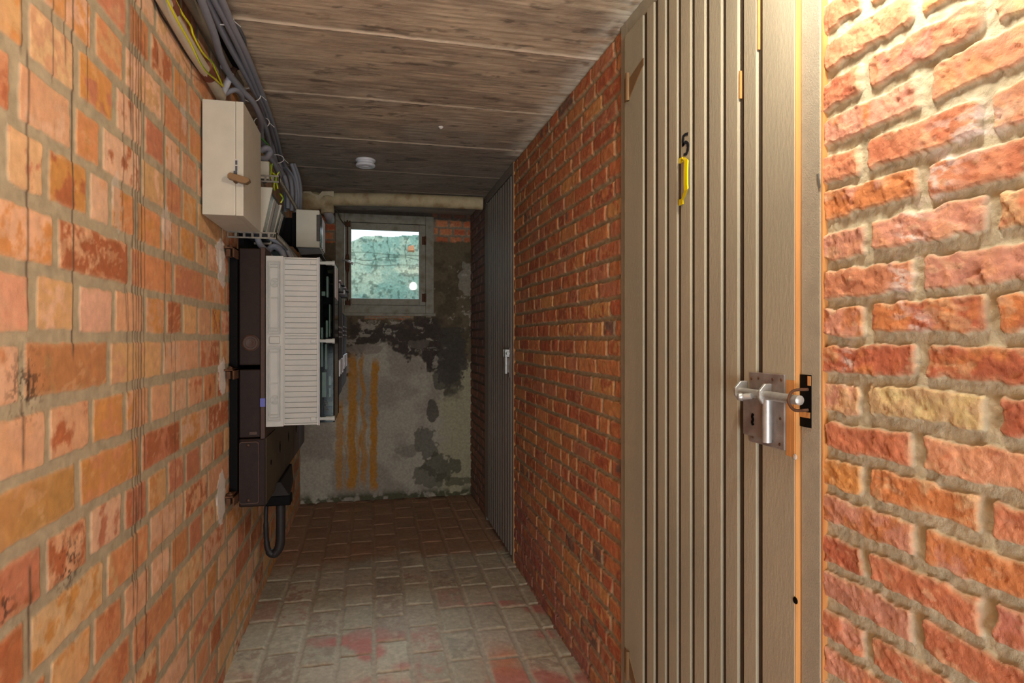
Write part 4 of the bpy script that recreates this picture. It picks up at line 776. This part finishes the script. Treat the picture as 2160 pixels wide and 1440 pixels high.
MB().box(EXF, EXF+.004, Y0-.004, YE+.004, ZB-.004, ZT+.004).build('door_flange', 'pvc', en, bevel=.001)
def cover(parent, y0_, y1_, zb_2, zt_2, x0_, x1_):
    t_ = .003
    m = MB(); m.box(x0_, x1_, y0_, y0_+t_, zb_2, zt_2); m.box(x0_, x1_, y1_-t_, y1_, zb_2, zt_2); m.box(x0_, x1_, y0_, y1_, zb_2, zb_2+t_); m.box(x0_, x1_, y0_, y1_, zt_2-t_, zt_2); m.box(x1_-t_, x1_, y0_, y1_, zb_2, zt_2)
    c = m.build('clear_cover', 'clearcover', parent)
    MB().box(x1_-.004, x1_+.0015, y0_-.0012, y0_+.003, zb_2, zt_2).box(x1_-.004, x1_+.0015, y1_-.003, y1_+.001, zb_2, zt_2).build('cover_rim', 'black', c)
    return c
cvr = cover(en, Y0+.002, YE-.004, ZB+.006, ZT-.010, EXF+.004, EXC)
for py_ in (553, 719, 884):
    z_ = ez(py_); m_ = MB().cyl((EXF+.004, Y0-.002, z_), (EXF+.026, Y0-.002, z_), .0062).cyl((EXF+.026, Y0-.002, z_), (EXC-.006, Y0-.002, z_), .0082).cyl((EXC-.007, Y0-.002, z_), (EXC+.002, Y0-.002, z_), .0098); m_.build('cover_knob', 'modgrey', en, smooth=True)
# inner gear behind the clear cover
m_ = MB()
for (x0_, x1_, pa, pb, d_) in ((.026, .034, 580, 625, .02), (.008, .022, 612, 622, .03), (.024, .032, 675, 712, .02), (.006, .014, 690, 775, .025), (.021, .029, 725, 780, .02), (.010, .026, 786, 840, .02), (.034, .044, 795, 815, .03), (.036, .041, 640, 710, .015), (.036, .042, 820, 840, .02)):
    m_.box(EXF+x0_, EXF+x1_, Y0+d_, Y0+d_+.09, ez(pb), ez(pa))
m_.build('fuse_gear', 'modgrey', en, bevel=.0015, seg=1)
m_ = MB().box(EXF+.0045, EXF+.014, Y0+.035, YE-.02, ZB+.02, ZT-.02)
for i in range(12): m_.box(EXF+.010, EXF+.044, Y0+.05+.02*(i % 3), Y0+.085+.02*(i % 3), ZB+.03+i*.047, ZB+.06+i*.047)
m_.build('fuse_base', 'black', en)
m_ = MB()
for i in range(6): m_.box(EXF+.018+.003*(i % 3), EXF+.028+.003*(i % 3), Y0+.016, Y0+.03, ez(850+i*4), ez(847+i*4))
m_.build('loose_leads', 'rust', en)
MB().box(EXC+.0005, EXC+.002, Y0+.01, 2.66, z_on(630, EXC, Y0+.1), z_on(557, EXC, Y0)).build('cover_label', 'whiteplate', cvr)
# enclosures farther along
for i, (ya_, yb_, zt_, zb_2, lb_) in enumerate(((2.76, 3.20, 1.40, .93, 'grey enclosure with dark cover behind the large beige fuse enclosure'), (3.23, 3.72, 1.33, .94, 'farthest grey enclosure with white breakers in the upper row'))):
    t_ = thing('breaker_enclosure', (-.28, (ya_+yb_)/2, zb_2), lb_, 'breaker enclosure', 'grey breaker enclosures along the left wall')
    MB().box(-.3825, -.150, ya_, yb_, zb_2, zt_).build('enclosure_body', 'darkgrey', t_, bevel=.003)
    MB().box(-.4755, -.3825, ya_+.04, yb_-.04, zb_2+.03, zt_-.04).build('mounting_plate', 'black', t_)
    MB().box(-.1495, -.146, ya_+.01, yb_-.01, zb_2+.01, zt_-.01).build('front_cover', 'cable_dark', t_, bevel=.001, seg=1)
    for k in range(5): MB().box(-.1465, -.139, ya_+.05+.08*k, ya_+.10+.08*k, zb_2+.10+.01*(k % 2), zb_2+.17).build('breaker', 'whiteplate' if k != 2 else 'modgrey', t_, bevel=.001, seg=1)
    m_ = MB()
    for k in range(3): m_.box(-.1468, -.1435, ya_+.08, yb_-.04, zb_2+.27+.022*k, zb_2+.277+.022*k)
    m_.build('vent_bars', 'pvc', t_)
tt = thing('terminal_strip', (-.15, 3.0, 1.44), 'stepped dark terminal strip jutting out beside the window frame', 'terminal strip')
for k in range(4): MB().box(-.20, -.132+.004*k, 2.78+.16*k, 2.92+.16*k, 1.445-.002*k, 1.452-.002*k).box(-.20, -.138+.004*k, 2.78+.16*k, 2.92+.16*k, 1.415-.002*k, 1.437-.002*k).build('terminal', 'darkgrey' if k % 2 else 'pvc', tt, bevel=.001, seg=1)
MB().box(-.3825, -.20, 2.78, 3.42, 1.405, 1.455).build('strip_body', 'black', tt)
